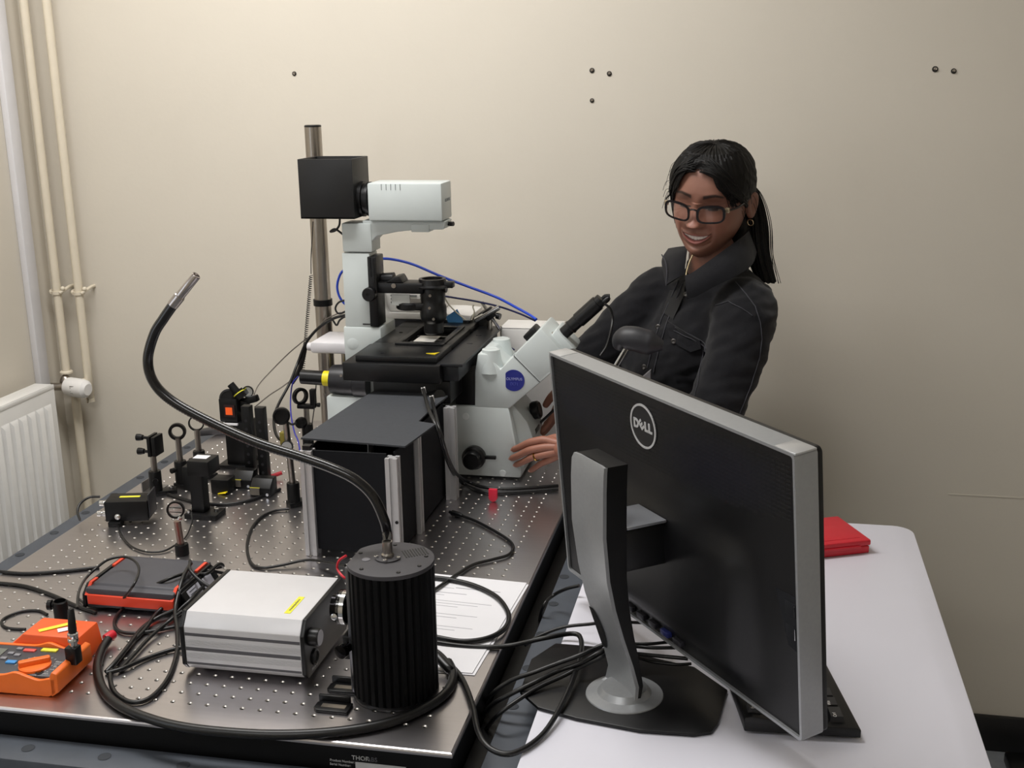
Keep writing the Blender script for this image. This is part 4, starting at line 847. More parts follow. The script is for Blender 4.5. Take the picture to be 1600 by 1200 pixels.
# seen from behind, x runs along Wv
flipM=None
ltr('D',-.0165); ltr('E',-.0040,.75,.0005); ltr('L',.0075); ltr('L',.0168)
for v in (-.014,-.043): 
    p_=obj('usb_port',MB(MP).box(.252,.270,v-.0085,v+.0085,-.0035,-.002,.0005),M_blkm,mn)
    obj('port_shell',MB(MP).box(.2685,.2695,v-.007,v+.007,-.0025,-.0012),M_chrome,p_)
obj('port_recess',MB(MP).prism([(.235,.002),(.272,.004),(.272,-.065),(.255,-.062)],-.0036,-.0028,'z'),M_blkm,mn)
for k in range(5): obj('video_socket',MB(MP).box(-.10+.03*k,-.082+.03*k,-.166,-.158,-.006,.004,.001),mat('socket_grey','#3c3c42',.4,.5) if k!=3 else mat('socket_blue','#28306e',.4),mn)
# stand : local frame a along Wv, b towards the back, z up
S0=Vector((.559,.1146,T)); MS=Matrix(((Wv.x,Nv.x,0,S0.x),(Wv.y,Nv.y,0,S0.y),(0,0,1,T),(0,0,0,1)))
zs=[.006,.012,.03,.06,.10,.14,.18,.24,.30,.325,.332]
fy=[.004,-.004,-.007,.0,.012,.022,.029,.035,.035,.034,.032]     # front face offset
xc=[.0,.0,.0,-.002,-.006,-.012,-.016,-.019,-.020,-.020,-.020]
wh=[.042,.037,.035,.034,.034,.036,.037,.040,.041,.0405,.038]
def loft(y0f,y1f,grow=0):
    vs=[];fs=[];n=12
    for i,z in enumerate(zs):
        c=xc[i]; h=wh[i]+grow; a=y0f(i); b=y1f(i)
        for k in range(5):   # front curve, slightly concave
            u=-1+2*k/4; vs.append((c+h*u,b+.004*(u*u)-.003,z))
        vs+= [(c+h,a,z),(c-h,a,z)]
    n=7
    for i in range(len(zs)-1):
        for k in range(n): fs.append((i*n+k,i*n+(k+1)%n,(i+1)*n+(k+1)%n,(i+1)*n+k))
    fs.append(tuple(range(n))); fs.append(tuple((len(zs)-1)*n+k for k in range(n))[::-1])
    return vs,fs
vs,fs=loft(lambda i:fy[i]-.004,lambda i:fy[i]); obj('column_front',MB(MS).add(vs,fs),M_monsil,mn,ang=40)
vs,fs=loft(lambda i:fy[i]-(.007+.027*min(1,zs[i]/.22)),lambda i:fy[i]-.0035,-.0007); obj('column_back',MB(MS).add(vs,fs),M_monblk,mn,ang=40)
obj('stand_disc',MB(MS).lathe((.004,-.008,.0052),(0,0,1),[(.052,0),(.051,.002),(.036,.0045),(.030,.012)],40),M_monsil,mn)
def fz(arr,z):
    for i in range(len(zs)-1):
        if zs[i]<=z<=zs[i+1]: u=(z-zs[i])/(zs[i+1]-zs[i]); return arr[i]*(1-u)+arr[i+1]*u
vs=[];fs=[];n_=9
for i in range(n_):
    z=.060+.058*i/(n_-1); b=fz(fy,z); l_=fz(xc,z)-fz(wh,z); wd=.017*math.sin(PI*min(1,max(0,(i+.6)/(n_+.2))))**.5
    vs+=[(l_-.0008,b-.022,z),(l_-.0008,b+.0018,z),(l_+wd*.5,b+.0012,z),(l_+wd,b+.0004,z)]
for i in range(n_-1):
    for k in range(3): fs.append((i*4+k,i*4+k+1,i*4+k+5,i*4+k+4))
obj('cable_hole',MB(MS).add(vs,fs),mat('hole_black','#020203',.9),mn)
obj('mount_arm',MB(MS).box(-.05,.018,-.072,.005,.185,.244,.006),M_monblk,mn)
obj('arm_cover',MB(MS).box(-.048,.020,-.060,.0,.244,.2485,.002),mat('arm_silver','#8f9196',.35,.5),mn)
bp=[(0.4291,0.0999,0.785),(0.4603,0.0637,0.785),(0.5136,0.046,0.785),(0.597,0.0317,0.785),(0.6645,0.0349,0.785),(0.6854,0.0447,0.785),(0.6925,0.0658,0.785),(0.702,0.1521,0.785),(0.6549,0.2079,0.785),(0.5865,0.228,0.785),(0.5112,0.2441,0.785),(0.4531,0.2439,0.785),(0.4274,0.1902,0.785)]
obj('stand_base',MB().prism([(q[0],q[1]) for q in bp],T+.0004,T+.0058,'z',.0018),M_monblk,mn)
# ---------------- keyboard ----------------
kb_=thing('keyboard','black keyboard with white legends lying behind the monitor on the desk','keyboard',(.74,.24,T))
a_=Vector((0.8666,0.0634,0.781)); al=Vector((-.20,.98,0)).normalized(); ac=Vector((-.995,-.09,0)).normalized()  # along (away from lens), across towards monitor
MK=Matrix(((al.x,ac.x,0,a_.x),(al.y,ac.y,0,a_.y),(0,0,1,T),(0,0,0,1)))
KL,KD=.445,.142
prof=[(0,.004),(0,.015),(.006,.0175),(KD*.5,.0185),(KD-.01,.027),(KD,.025),(KD,.006)]
def ptop(v): return .0165+.0085*max(0,v)/KD
obj('keyboard_case',MB(MK).prism(prof,0,KL,'x',.0015),M_blk,kb_)
kmesh={}
def key(u,v,w,h,lg=None):
    kk=(round(w,4),round(h,4))
    z0=ptop(v)
    if kk not in kmesh:
        m=MB(); m.add([(-w/2,-h/2,0),(w/2,-h/2,0),(w/2,h/2,0),(-w/2,h/2,0),(-w/2+.002,-h/2+.0015,.0075),(w/2-.002,-h/2+.0015,.0075),(w/2-.002,h/2-.002,.0075),(-w/2+.002,h/2-.002,.0075)],[(0,1,5,4),(1,2,6,5),(2,3,7,6),(3,0,4,7),(4,5,6,7)])
        me=bpy.data.meshes.new('key'); me.from_pydata(m.v,[],m.f); finish(me,30); me.materials.append(M_key); kmesh[kk]=me
    o_=bpy.data.objects.new('key',kmesh[kk]); COL.objects.link(o_); o_.parent=kb_
    L_=Matrix.Translation(-Vector(kb_.location))@MK@Matrix.Translation((u,v,z0)); o_.matrix_local=L_
    if lg:
        t_=text('legend',lg,Matrix.Translation((-w/2+.006,h/2-.007,.0077))@Matrix.Rotation(0,4,'Z'),.0062,M_white,None,.0001)
        t_.parent=o_
    return o_
pp_=.019; gap=.0185
rows=[(.026,[(1.5,'Ctrl'),(1.25,'Win'),(1.25,'Alt'),(6,None),(1.25,'Alt'),(1.25,None),(1.25,None),(1.25,'Ctrl')]),
 (.045,[(2.25,'Shift'),(1,'Z'),(1,'X'),(1,'C'),(1,'V'),(1,'B'),(1,'N'),(1,'M'),(1,','),(1,'.'),(1,'/'),(2.75,None)]),
 (.064,[(1.75,'Caps'),(1,'A'),(1,'S'),(1,'D'),(1,'F'),(1,'G'),(1,'H'),(1,'J'),(1,'K'),(1,'L'),(1,';'),(1,"'"),(2.25,None)]),
 (.083,[(1.5,'Tab'),(1,'Q'),(1,'W'),(1,'E'),(1,'R'),(1,'T'),(1,'Y'),(1,'U'),(1,'I'),(1,'O'),(1,'P'),(1,'['),(1,']'),(1.5,None)]),
 (.102,[(1,'`')]+[(1,c) for c in '1234567890-=']+[(2,None)]),
 (.127,[(1,'Esc'),(-1,None),(1,'F1'),(1,None),(1,None),(1,None),(-.5,None),(1,None),(1,None),(1,None),(1,None),(-.5,None),(1,None),(1,None),(1,None),(1,None)])]
for v,ks in rows:
    u=.010
    for wd,lg_ in ks:
        w_=abs(wd)*pp_
        if wd>0: key(u+w_/2,v,w_-.0006,gap,lg_)
        u+=w_
for v in (.083,.102,.127):
    for k in range(3): key(.306+pp_*k+pp_/2,v,gap,gap)
for k in range(3): key(.306+pp_*k+pp_/2,.026,gap,gap)
key(.306+pp_*1.5,.045,gap,gap)
for v in (.045,.064,.083,.102):
    for k in range(3): key(.368+pp_*k+pp_/2,v,gap,gap)
key(.368+pp_,.026,2*pp_-.0006,gap); key(.368+pp_*2.5,.026,gap,gap)
for u in (.02,.40): obj('tilt_foot',MB(MK).box(u,u+.02,KD-.012,KD-.004,.0002,.0065,.001),M_blk,kb_)
for u in (.02,.40): obj('rubber_foot',MB(MK).box(u,u+.02,.006,.014,.0002,.0045,.001),M_rub,kb_)
# ---------------- red box ----------------
rbx=thing('red_case','flat red hinged plastic case near the back edge of the white desk','case',(.87,.70,T))
r0_=(0.9272,0.6749,0.78); r1_=(0.8389,0.6346,0.78); ex=(Vector(r0_)-Vector(r1_)).normalized(); ey=Vector((-ex.y,ex.x,0))
MR=Matrix(((ex.x,ey.x,0,r0_[0]),(ex.y,ey.y,0,r0_[1]),(0,0,1,T),(0,0,0,1)))
obj('case_bottom',MB(MR).box(-.175,0,0,.115,.0003,.0135,.002),M_red,rbx)
obj('case_lid',MB(MR).box(-.177,.002,-.0015,.117,.0142,.025,.003),M_red,rbx)
obj('lid_panel',MB(MR).box(-.165,-.012,.012,.104,.025,.0256,.0003),M_red,rbx)
obj('front_catch',MB(MR).box(-.12,-.018,-.004,-.0012,.0115,.0165,.0008),M_red,rbx)
# ---------------- chair ----------------
ch=thing('lab_chair','chair behind the monitor with a black padded armrest on a silver stem','chair',(.56,1.0,0))
a0=Vector((0.4776,0.832,1.112)); a1=Vector((0.5559,0.832,1.0997))
obj('arm_pad',MB().tube([a0+Vector((-.002,.01,-.022)),a0+Vector((.004,.006,-.004)),a0.lerp(a1,.3)+Vector((0,0,.003)),a0.lerp(a1,.62)+Vector((0,0,.001)),a1],.0235,16,6,taper=lambda u: .55 if u<.03 else (.62+.38*min(1,u/.35) if u<.8 else max(.25,1-(u-.8)*3.2))),mat('arm_rubber','#232327',.5,var=.06),ch)
s0=Vector((0.4873,0.832,1.0915)); s1=Vector((0.4684,0.832,1.0578)); sd=(s1-s0).normalized()
Ms=axes(s0,sd,(0,1,0))
obj('arm_stem',MB(Ms).box(-.004,.16,-.012,.012,-.0045,.0045,.001),M_chrome,ch)
obj('stem_groove',MB(Ms).box(.004,.15,-.0126,-.0119,-.0012,.0012),M_blk,ch)
e_=s0+sd*.155
obj('arm_bracket',MB().tube([e_,e_+Vector((.004,.0,-.10)),(.478,.836,.755),(.50,.90,.70)],.011,10,5),M_blk,ch)
obj('seat',MB().box(.47,.70,.88,1.03,.69,.735,.018),mat('seat_fabric','#3b3b40',.9),ch)
obj('seat_trim',MB().prism([(a0.x+.012,1.0),(a0.x+.05,1.035),(a0.x+.05,.9),(a0.x+.012,.9)],.905,.915,'y',.002),mat('trim_grey','#5f5e60',.8),ch)
obj('gas_column',MB().cyl((.58,.955,.1),(.58,.955,.69),.022,n=16),M_chrome,ch)
for k in range(5):
    a=2*PI*k/5+.3; e2=Vector((.58+.12*math.cos(a),.955+.115*math.sin(a),.075)); lg=obj('base_leg',MB().cyl((.58,.955,.11),e2,.016,.011,n=10),M_blk,ch)
    obj('caster',MB().cyl(e2+Vector((0,-.012,-.05)),e2+Vector((0,.012,-.05)),.0245,n=16).cyl(e2+Vector((0,0,-.03)),e2,.007,n=8),M_blk,lg)

# ---------------- person ----------------
M_skin=mat('skin','#ffffff',.48,var=.03,scale=60,bump=.04,bscale=500,attr='Col')
M_hair=mat('hair_black','#0b0908',.55,var=.3,scale=60,stretch=(1,1,.15),spec=.22)
M_jk=mat('denim_black','#101014',.85,var=.22,scale=160,bump=.25,bscale=900,spec=.2,sheen=.12)
M_jk2=mat('denim_seam','#303036',.8,var=.2,scale=300)
M_shirt=mat('shirt_black','#0d0d10',.8)
M_trou=mat('trousers_dark','#1a1c22',.85)
SK=lin('#845a4a')
ps_=thing('person','woman in a black denim jacket and glasses leaning over the microscope with a smile','person',(.56,1.17,0))
_IC={}
def smst(a,b,x):
    t_=max(0,min(1,(x-a)/(b-a))); return t_*t_*(3-2*t_)
def interp(tab,z):
    return (interp0(tab,z-.007)+interp0(tab,z-.0035)+2*interp0(tab,z)+interp0(tab,z+.0035)+interp0(tab,z+.007))/6 if -.1<z<.096 else interp0(tab,z)
def interp0(tab,z):
    if z>=tab[0][0]: return tab[0][1]
    for (z1,v1),(z0,v0) in zip(tab,tab[1:]):
        if z0<=z<=z1:
            u=(z-z0)/(z1-z0); u=u*u*(3-2*u)*.35+u*.65; return v0+(v1-v0)*u
    return tab[-1][1]
TW=[(.116,.0),(.112,.026),(.104,.043),(.09,.057),(.07,.068),(.04,.0735),(.01,.0725),(-.02,.0695),(-.045,.064),(-.065,.056),(-.085,.044),(-.100,.030),(-.109,.016),(-.112,.0)]
TF=[(.116,.0),(.112,.030),(.104,.05),(.09,.068),(.07,.080),(.045,.0875),(.02,.087),(.0,.0845),(-.025,.085),(-.05,.086),(-.07,.084),(-.085,.082),(-.098,.075),(-.107,.062),(-.112,.045)]
TB=[(.116,.0),(.112,.035),(.104,.06),(.09,.078),(.07,.09),(.04,.096),(.01,.093),(-.02,.082),(-.045,.06),(-.065,.035),(-.085,.008),(-.100,-.010),(-.109,-.025),(-.112,-.040)]
def g(x,z,cx,cz,sx,sz): return math.exp(-.5*(((x-cx)/sx)**2+((z-cz)/sz)**2))
def mouth(x):   # centre line and half opening of the smile
    zc=-.0585+.0115*(x/.030)**2; h=.0057*max(0,1-(x/.0285)**2); return zc,h
def face_disp(x,z):
    d=0; z_=z; z=z-.006
    # nose
    if -.045<z<.03:
        u=(.012-z)/.046
        if 0<=u<=1: d+=(.0045+.0200*u**1.2)*math.exp(-.5*(x/(.0055+.0045*u))**2)
        elif u>1: d+=.0245*math.exp(-.5*(x/.010)**2)*math.exp(-((u-1)/.10)**2)
        d+=.0085*(g(x,z,.0115,-.031,.0052,.0055)+g(x,z,-.0115,-.031,.0052,.0055))
        d+=.0035*math.exp(-.5*(x/.008)**2)*smst(.03,.012,z)*smst(-.0,.012,z)
    z=z_-.008
    for s in (-1,1):
        d-=.0105*g(x,z,s*.031,.004,.0145,.0095)
        d+=.0062*g(x,z,s*.031,.002,.0115,.0075)
        d+=.0032*g(x,z,s*.031,.026,.018,.006)
    z=z_
    for s in (-1,1):
        d+=.0065*g(x,z,s*.043,-.028,.018,.014)
        d-=.0032*g(x,z,s*.0315,-.0475,.0035,.012)
        d+=.003*g(x,z,s*.038,-.055,.007,.012)
    zc,h=mouth(x)
    if abs(x)<.035:
        e=smst(.035,.025,abs(x))
        d+=e*(.0042*math.exp(-((z-(zc+h+.0028))/.0032)**2)+.0052*math.exp(-((z-(zc-h-.0035))/.0038)**2))
        if abs(z-zc)<h: d-=.0022*e
        d-=.0028*math.exp(-((z-(zc-.019))/.004)**2)*e
    d+=.0065*g(x,z,0,-.090,.014,.010)
    d-=.0022*g(x,z,0,-.046,.004,.005)
    return d
def face_col(x,z,front):
    c=list(SK)
    if not front: return c
    def mixc(k,a):
        k=lin(k) if isinstance(k,str) else k
        for i in range(3): c[i]=c[i]*(1-a)+k[i]*a
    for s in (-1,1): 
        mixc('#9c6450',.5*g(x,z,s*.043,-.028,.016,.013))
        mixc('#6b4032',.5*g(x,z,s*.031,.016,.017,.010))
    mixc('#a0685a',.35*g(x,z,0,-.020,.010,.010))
    zk=z; z=z-.008
    for s in (-1,1):
        xs=x*s
        if .010<xs<.052:
            u=(xs-.010)/.042; zb=.0215+.0065*math.sin(min(1,u*1.25)*PI*.55)-.006*max(0,u-.6)/.4; w_=.0043*(1-u*.55)
            mixc('#1c120f',.9*smst(w_*1.5,w_*.5,abs(z-zb))*smst(.010,.014,xs)*smst(.052,.046,xs))
        # lowered eyelids: dark lash line with a narrow opening
        if .012<xs<.050:
            zl=-.0015-.0050*math.cos((xs-.031)/.019*PI/2)+.0015
            zo=.0036*math.cos(max(-1,min(1,(xs-.031)/.017))*PI/2)
            dz=z-zl
            if -.001<dz<zo+.001:
                iris=smst(.0105,.0080,abs(xs-.0300)); 
                mixc('#8d7b72' if iris<.5 else '#150c0a',.92)
            mixc('#120b0a',.95*smst(.0024,.0009,abs(dz-zo-.0007))*smst(.012,.015,xs)*smst(.050,.046,xs))
            mixc('#3a211a',.5*smst(.0012,.0003,abs(dz+.0005)))
            mixc('#4a2c22',.5*smst(.0011,.0003,abs(z-(zl+.0105))))
    z=zk; zc,h=mouth(x)
    if abs(x)<.0315:
        wl_=.0050*(1-(x/.0325)**2)+.0006
        if h>0 and abs(z-zc)<h:
            t_=(z-(zc-h))/(2*h)
            if t_>.28:
                mixc('#dcd3cc',.95); 
                fr=abs(((x+.00325)/.0065)%1-.5)*2
                if fr>.88: mixc('#a8988f',.5)
            else: mixc('#5c2a28',.9)
        elif zc+h<=z<zc+h+wl_*.9: mixc('#8a4640',.75*smst(zc+h+wl_*.9,zc+h+wl_*.5,z))
        elif zc-h-wl_*1.35<z<=zc-h: mixc('#93504a',.8*smst(zc-h-wl_*1.35,zc-h-wl_*.8,z))
        if h<=.0015 and abs(z-zc)<.0011: mixc('#3c1e1a',.8)
    for s in (-1,1): mixc('#2c1612',.85*g(x,z,s*.0070,-.0325,.0026,.0018))
    return c
def head_pt(th,z,off=0,disp=True):
    # th=0 is the face direction (-y), positive th towards +x
    W=interp(TW,z); F=interp(TF,z); B=interp(TB,z)
    s,c=math.sin(th),math.cos(th)
    x=W*math.copysign(abs(s)**.92,s); 
    yv=-F*(abs(c)**.86) if c>0 else B*(abs(c)**.9)
    d=0
    if disp and c>0: d=face_disp(x,z)*smst(0,.35,c)
    p=Vector((x,yv-d,z))
    if off:
        n_=Vector((s*.9+.0,-c,max(-.1,(z-.0)*9))).normalized(); p+=n_*off
    return p
HR=Matrix.Translation((.628,1.072,1.352))@(Matrix.Rotation(math.radians(-16),4,'Z')@Matrix.Rotation(math.radians(5),4,'Y')@Matrix.Rotation(math.radians(9),4,'X'))@Matrix.Translation((0,0,-.0078-.002))@Matrix.Diagonal((.975,1,.93,1))
NT,NZ=260,210
hv=[];hf=[];hc=[]
for j in range(NZ+1):
    u=j/NZ; z=-.1118+.2274*u
    for i in range(NT):
        a=-PI+2*PI*i/NT; th=a-.42*math.sin(a)   # denser towards the face
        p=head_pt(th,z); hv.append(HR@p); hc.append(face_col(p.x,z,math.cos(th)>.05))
for j in range(NZ):
    for i in range(NT): hf.append((j*NT+i,j*NT+(i+1)%NT,(j+1)*NT+(i+1)%NT,(j+1)*NT+i))
hf.append(tuple(range(NT))[::-1]); hf.append(tuple(NZ*NT+i for i in range(NT)))
# ears
def ear(s):
    k=len(hv); n1,n2=18,10
    for j in range(n2+1):
        for i in range(n1):
            a=2*PI*i/n1; v=j/n2; rr=math.sin(PI*(.06+.88*v))
            ex=.0045*math.cos(PI*v)*1.0; 
            zz=.0285*math.sin(a)*rr*(1.0 if math.sin(a)>0 else 1.05); yy=.0165*math.cos(a)*rr*(1+.25*math.sin(a))
            rimb=.0035*smst(.45,.8,rr)-.003*smst(.6,.2,rr)
            p=Vector((s*(.0735+.006*(yy/.0165)*.9+ex+.004+rimb*(1 if v<.5 else 0)),.012+yy+.004,-.004+zz))
            hv.append(HR@p); hc.append([c*.97 for c in SK])
    for j in range(n2):
        for i in range(n1): hf.append((k+j*n1+i,k+j*n1+(i+1)%n1,k+(j+1)*n1+(i+1)%n1,k+(j+1)*n1+i))
    hf.append(tuple(k+i for i in range(n1))); hf.append(tuple(k+n2*n1+i for i in range(n1)))
ear(1); ear(-1)
def skin_mesh(chains,sub=2):
    """one skeleton (vertices, edges, radii) grown with Skin + Subdivision, returns verts, faces"""
    vs,es,rs=chains
    me=bpy.data.meshes.new('tmp_skin'); me.from_pydata([Vector(v) for v in vs],es,[])
    o=bpy.data.objects.new('tmp_skin',me); COL.objects.link(o)
    md=o.modifiers.new('s','SKIN'); md.use_smooth_shade=True; md.branch_smoothing=.4
    for i,r in enumerate(rs):
        d=me.skin_vertices[0].data[i]; d.radius=(r,r) if not hasattr(r,'__len__') else r; d.use_root=(i==0)
    sd=o.modifiers.new('u','SUBSURF'); sd.levels=sub; sd.render_levels=sub
    dg=bpy.context.evaluated_depsgraph_get(); dg.update()
    m2=bpy.data.meshes.new_from_object(o.evaluated_get(dg))
    V_=[v.co.copy() for v in m2.vertices]; F_=[tuple(p.vertices) for p in m2.polygons]
    bpy.data.objects.remove(o,do_unlink=True); bpy.data.meshes.remove(me); bpy.data.meshes.remove(m2); return V_,F_
# body skeleton (pelvis first)
pel=Vector((.575,1.17,.80)); sp1=Vector((.58,1.15,.95)); ch_=Vector((.632,1.115,1.09)); nb=Vector((.640,1.100,1.175)); nk=Vector((.632,1.086,1.222)); nh=Vector((.630,1.080,1.285))
Ls=Vector((.706,1.008,1.140)); Rs=Vector((0.5247,1.175,1.1443))
Le=Vector((.622,.885,.925)); Lw=Vector((0.3736,0.9,0.8737)); Re=Vector((0.3725,1.13,0.9909)); Rw=Vector((.325,1.135,.945))
BV_=[];BE=[];BR=[]
def nd(p,r,parent=None):
    BV_.append(Vector(p)); BR.append(r); i=len(BV_)-1
    if parent is not None: BE.append((parent,i))
    return i
i0=nd(pel,.098); i1=nd(sp1,.082,i0); i2=nd(ch_,.088,i1); i3=nd(nb,.066,i2); i4=nd(nk,.052,i3); i5=nd(nh,.046,i4)
def limb(a,pts,rs):
    p=a
    for q,r in zip(pts,rs): p=nd(q,r,p)
    return p
il=limb(i2,[Ls,Ls.lerp(Le,.5),Le,Le.lerp(Lw,.5),Lw],[.040,.036,.028,.028,.0225])
ir=limb(i2,[Rs,Rs.lerp(Re,.5),Re,Re.lerp(Rw,.5),Rw],[.040,.036,.028,.027,.0225])
hipL=Vector((.645,1.12,.76)); hipR=Vector((.535,1.225,.76))
il_=limb(i0,[hipL,(.63,1.12,.43),(.64,1.15,.10),(.625,1.07,.04)],[.082,.055,.040,.03])
ir_=limb(i0,[hipR,(.53,1.23,.43),(.535,1.25,.10),(.515,1.17,.04)],[.082,.055,.040,.03])
bV,bF=skin_mesh((BV_,BE,BR),2)
# hands
def hand(wr,chains,palm,rp):
    V=[Vector(wr)];E=[];RR=[.0205]
    V.append(Vector(wr).lerp(Vector(palm),.5)); RR.append((.020)); E.append((0,1)); V.append(Vector(palm)); RR.append(rp); E.append((1,2))
    out=skin_mesh((V,E,RR),2); allV=list(out[0]); allF=list(out[1])
    for ch_p,r0,r1 in chains:
        V=[Vector(p) for p in ch_p]; E=[(i,i+1) for i in range(len(V)-1)]; n=len(V)
        RR=[r0+(r1-r0)*i/(n-1) for i in range(n)]
        v_,f_=skin_mesh((V,E,RR),2); k=len(allV); allV+=v_; allF+=[tuple(i+k for i in q) for q in f_]
    return allV,allF
# left hand: back to the viewer, fingers pointing at the microscope side
kI=Vector((0.3161,0.912,0.8818)); kM=Vector((0.321,0.906,0.8678)); kR=Vector((0.3238,0.904,0.8539)); kP=Vector((0.3298,0.906,0.8414))
tI=Vector((0.2448,0.938,0.8485)); tM=Vector((0.2405,0.938,0.8291)); tR=Vector((0.2498,0.937,0.8161)); tP=Vector((0.2831,0.93,0.8079))
def fing(w_,k,t_,bulge):
    m1=k.lerp(t_,.42)+Vector((0,-bulge,bulge*.7)); m2=k.lerp(t_,.76)+Vector((0,-bulge*.7,bulge*.25))
    return [w_.lerp(k,.35),w_.lerp(k,.72),k+Vector((0,-.003,.002)),m1,m2,t_]
LH=[(fing(Lw,kI,tI,.010),.0105,.0066),(fing(Lw,kM,tM,.013),.0108,.0068),(fing(Lw,kR,tR,.012),.0104,.0064),(fing(Lw,kP,tP,.008),.0092,.0056),
    ([Lw+Vector((-.012,.004,.008)),Lw+Vector((-.032,.016,.012)),Lw+Vector((-.052,.026,.004)),Lw+Vector((-.070,.032,-.006))],.0125,.0072)]
pal=kM.lerp(kR,.5)+Vector((.016,.004,0))
lV,lF=hand(Lw,LH,pal,.019)
# right hand on the far side of the microscope front
rk=Rw+Vector((-.018,-.012,-.052)); 
RHc=[]
for dy,dz,ln in ((-.022,.006,.062),(-.006,.0,.068),(.010,-.002,.064),(.024,-.002,.052)):
    k=rk+Vector((.004,dy,dz)); RHc.append(([Rw.lerp(k,.4),k,k+Vector((-.012,-.006,-ln*.45)),k+Vector((-.026,-.012,-ln*.75)),k+Vector((-.036,-.014,-ln*.9))],.0102,.0065))
RHc.append(([Rw+Vector((-.012,-.012,-.015)),Rw+Vector((-.030,-.026,-.030)),Rw+Vector((-.044,-.030,-.052))],.012,.0075))
rV,rF=hand(Rw,RHc,rk+Vector((0,0,.006)),.020)
allV=list(hv);allF=list(hf);allC=list(hc)
for V_,F_,hh_ in ((bV,bF,0),(lV,lF,1),(rV,rF,1)):
    k=len(allV); allV+=V_; allF+=[tuple(i+k for i in q) for q in F_]
    hc_=lin('#a06c59') if hh_ else SK
    allC+=[list(hc_) for _ in V_]
me=bpy.data.meshes.new('body'); off=wl(ps_); me.from_pydata([v-off for v in allV],[],allF)
at=me.color_attributes.new('Col','FLOAT_COLOR','POINT'); at.data.foreach_set('color',[x for c in allC for x in (c[0],c[1],c[2],1)])
finish(me,80); me.materials.append(M_skin); o=bpy.data.objects.new('body',me); COL.objects.link(o); o.parent=ps_
BODY=o
# nails and ring on the left hand
for t_,k in ((tI,kI),(tM,kM),(tR,kR),(tP,kP)):
    d=(t_-k).normalized(); obj('fingernail',MB().ball(t_-d*.002+Vector((0,-.0052,.0012)),(.0045,.0014,.0034),10),mat('nail','#c79a8c',.25),BODY)
q=kR.lerp(tR,.30)+Vector((0,-.0085,.006)); obj('ring',MB().ring(q,(tR-kR),.0098,.0084,.003,20),mat('gold','#c9a24e',.25,1),BODY)
# ---------- clothing ----------
def remesh(mb,vox,smooth=6,name='x'):
    me=bpy.data.meshes.new('tmp_rm'); me.from_pydata(mb.v,[],mb.f); 
    bm=bmesh.new(); bm.from_mesh(me); bmesh.ops.recalc_face_normals(bm,faces=bm.faces); bm.to_mesh(me); bm.free()
    o=bpy.data.objects.new('tmp_rm',me); COL.objects.link(o)
    md=o.modifiers.new('r','REMESH'); md.mode='VOXEL'; md.voxel_size=vox
    sm=o.modifiers.new('s','SMOOTH'); sm.factor=.5; sm.iterations=smooth
    dg=bpy.context.evaluated_depsgraph_get(); dg.update(); m2=bpy.data.meshes.new_from_object(o.evaluated_get(dg))
    V_=[v.co.copy() for v in m2.vertices]; N_=[v.normal.copy() for v in m2.vertices]; F_=[tuple(p.vertices) for p in m2.polygons]
    bpy.data.objects.remove(o,do_unlink=True); bpy.data.meshes.remove(me); bpy.data.meshes.remove(m2); return V_,N_,F_
def loft_rings(rings,n=28):
    """rings: (centre, axis u, axis v, ru, rv)"""
    m=MB(); vs=[];fs=[]
    for c,u,v,ru,rv in rings:
        for k in range(n): a=2*PI*k/n; vs.append(Vector(c)+Vector(u)*(ru*math.cos(a))+Vector(v)*(rv*math.sin(a)))
    for i in range(len(rings)-1):
        for k in range(n): fs.append((i*n+k,i*n+(k+1)%n,(i+1)*n+(k+1)%n,(i+1)*n+k))
    fs.append(tuple(range(n))[::-1]); fs.append(tuple((len(rings)-1)*n+k for k in range(n))); return vs,fs
side=(Ls-Rs); side.z=0; side=side.normalized(); fwd=Vector((side.y,-side.x,0)).normalized()
if fwd.x>0: fwd=-fwd
jm=MB()
def tr(c,ru,rv,du=0): return (Vector(c),side,fwd,ru,rv)
vs,fs=loft_rings([tr((.555,1.17,.80),.150,.115),tr((.545,1.155,.90),.148,.118),tr((.575,1.13,1.0),.150,.122),tr((.618,1.115,1.08),.152,.113),tr((.645,1.108,1.135),.138,.092),tr((.646,1.104,1.17),.115,.078),tr((.644,1.10,1.192),.078,.066),tr((.643,1.098,1.205),.064,.060)])
jm.add(vs,fs)
def sleeve(pts,rs):
    jm.tube(pts,1,18,6,taper=None) if False else None
    P=spline(pts,8); m=len(P); n=18; vs=[];fs=[]
    T_=[(P[min(i+1,m-1)]-P[max(i-1,0)]).normalized() for i in range(m)]
    nx=T_[0].cross(Vector((0,0,1))).normalized()
    for i in range(m):
        nx=(nx-T_[i]*nx.dot(T_[i])).normalized(); ny=T_[i].cross(nx); u=i/(m-1)*(len(rs)-1); k=min(int(u),len(rs)-2); r=rs[k]+(rs[k+1]-rs[k])*(u-k)
        r*=1+.035*math.sin(i*1.9)*smst(.15,.4,i/m)
        for q in range(n): a=2*PI*q/n; vs.append(P[i]+nx*(r*math.cos(a))+ny*(r*math.sin(a)))
    for i in range(m-1):
        for q in range(n): fs.append((i*n+q,i*n+(q+1)%n,(i+1)*n+(q+1)%n,(i+1)*n+q))
    fs.append(tuple(range(n))[::-1]); fs.append(tuple((m-1)*n+q for q in range(n))); jm.add(vs,fs)
sleeve([(.668,1.075,1.10),Ls+Vector((-.006,.004,-.008)),Ls.lerp(Le,.45)+Vector((.012,-.004,0)),Le+Vector((.006,-.004,0)),Le.lerp(Lw,.42)],[.062,.066,.060,.053,.042])
sleeve([(.625,1.14,1.11),Rs+Vector((.004,-.004,-.010)),Rs.lerp(Re,.5)+Vector((0,-.006,.0)),Re+Vector((.0,-.006,.004)),Re.lerp(Rw,.35)],[.060,.060,.053,.050,.040])
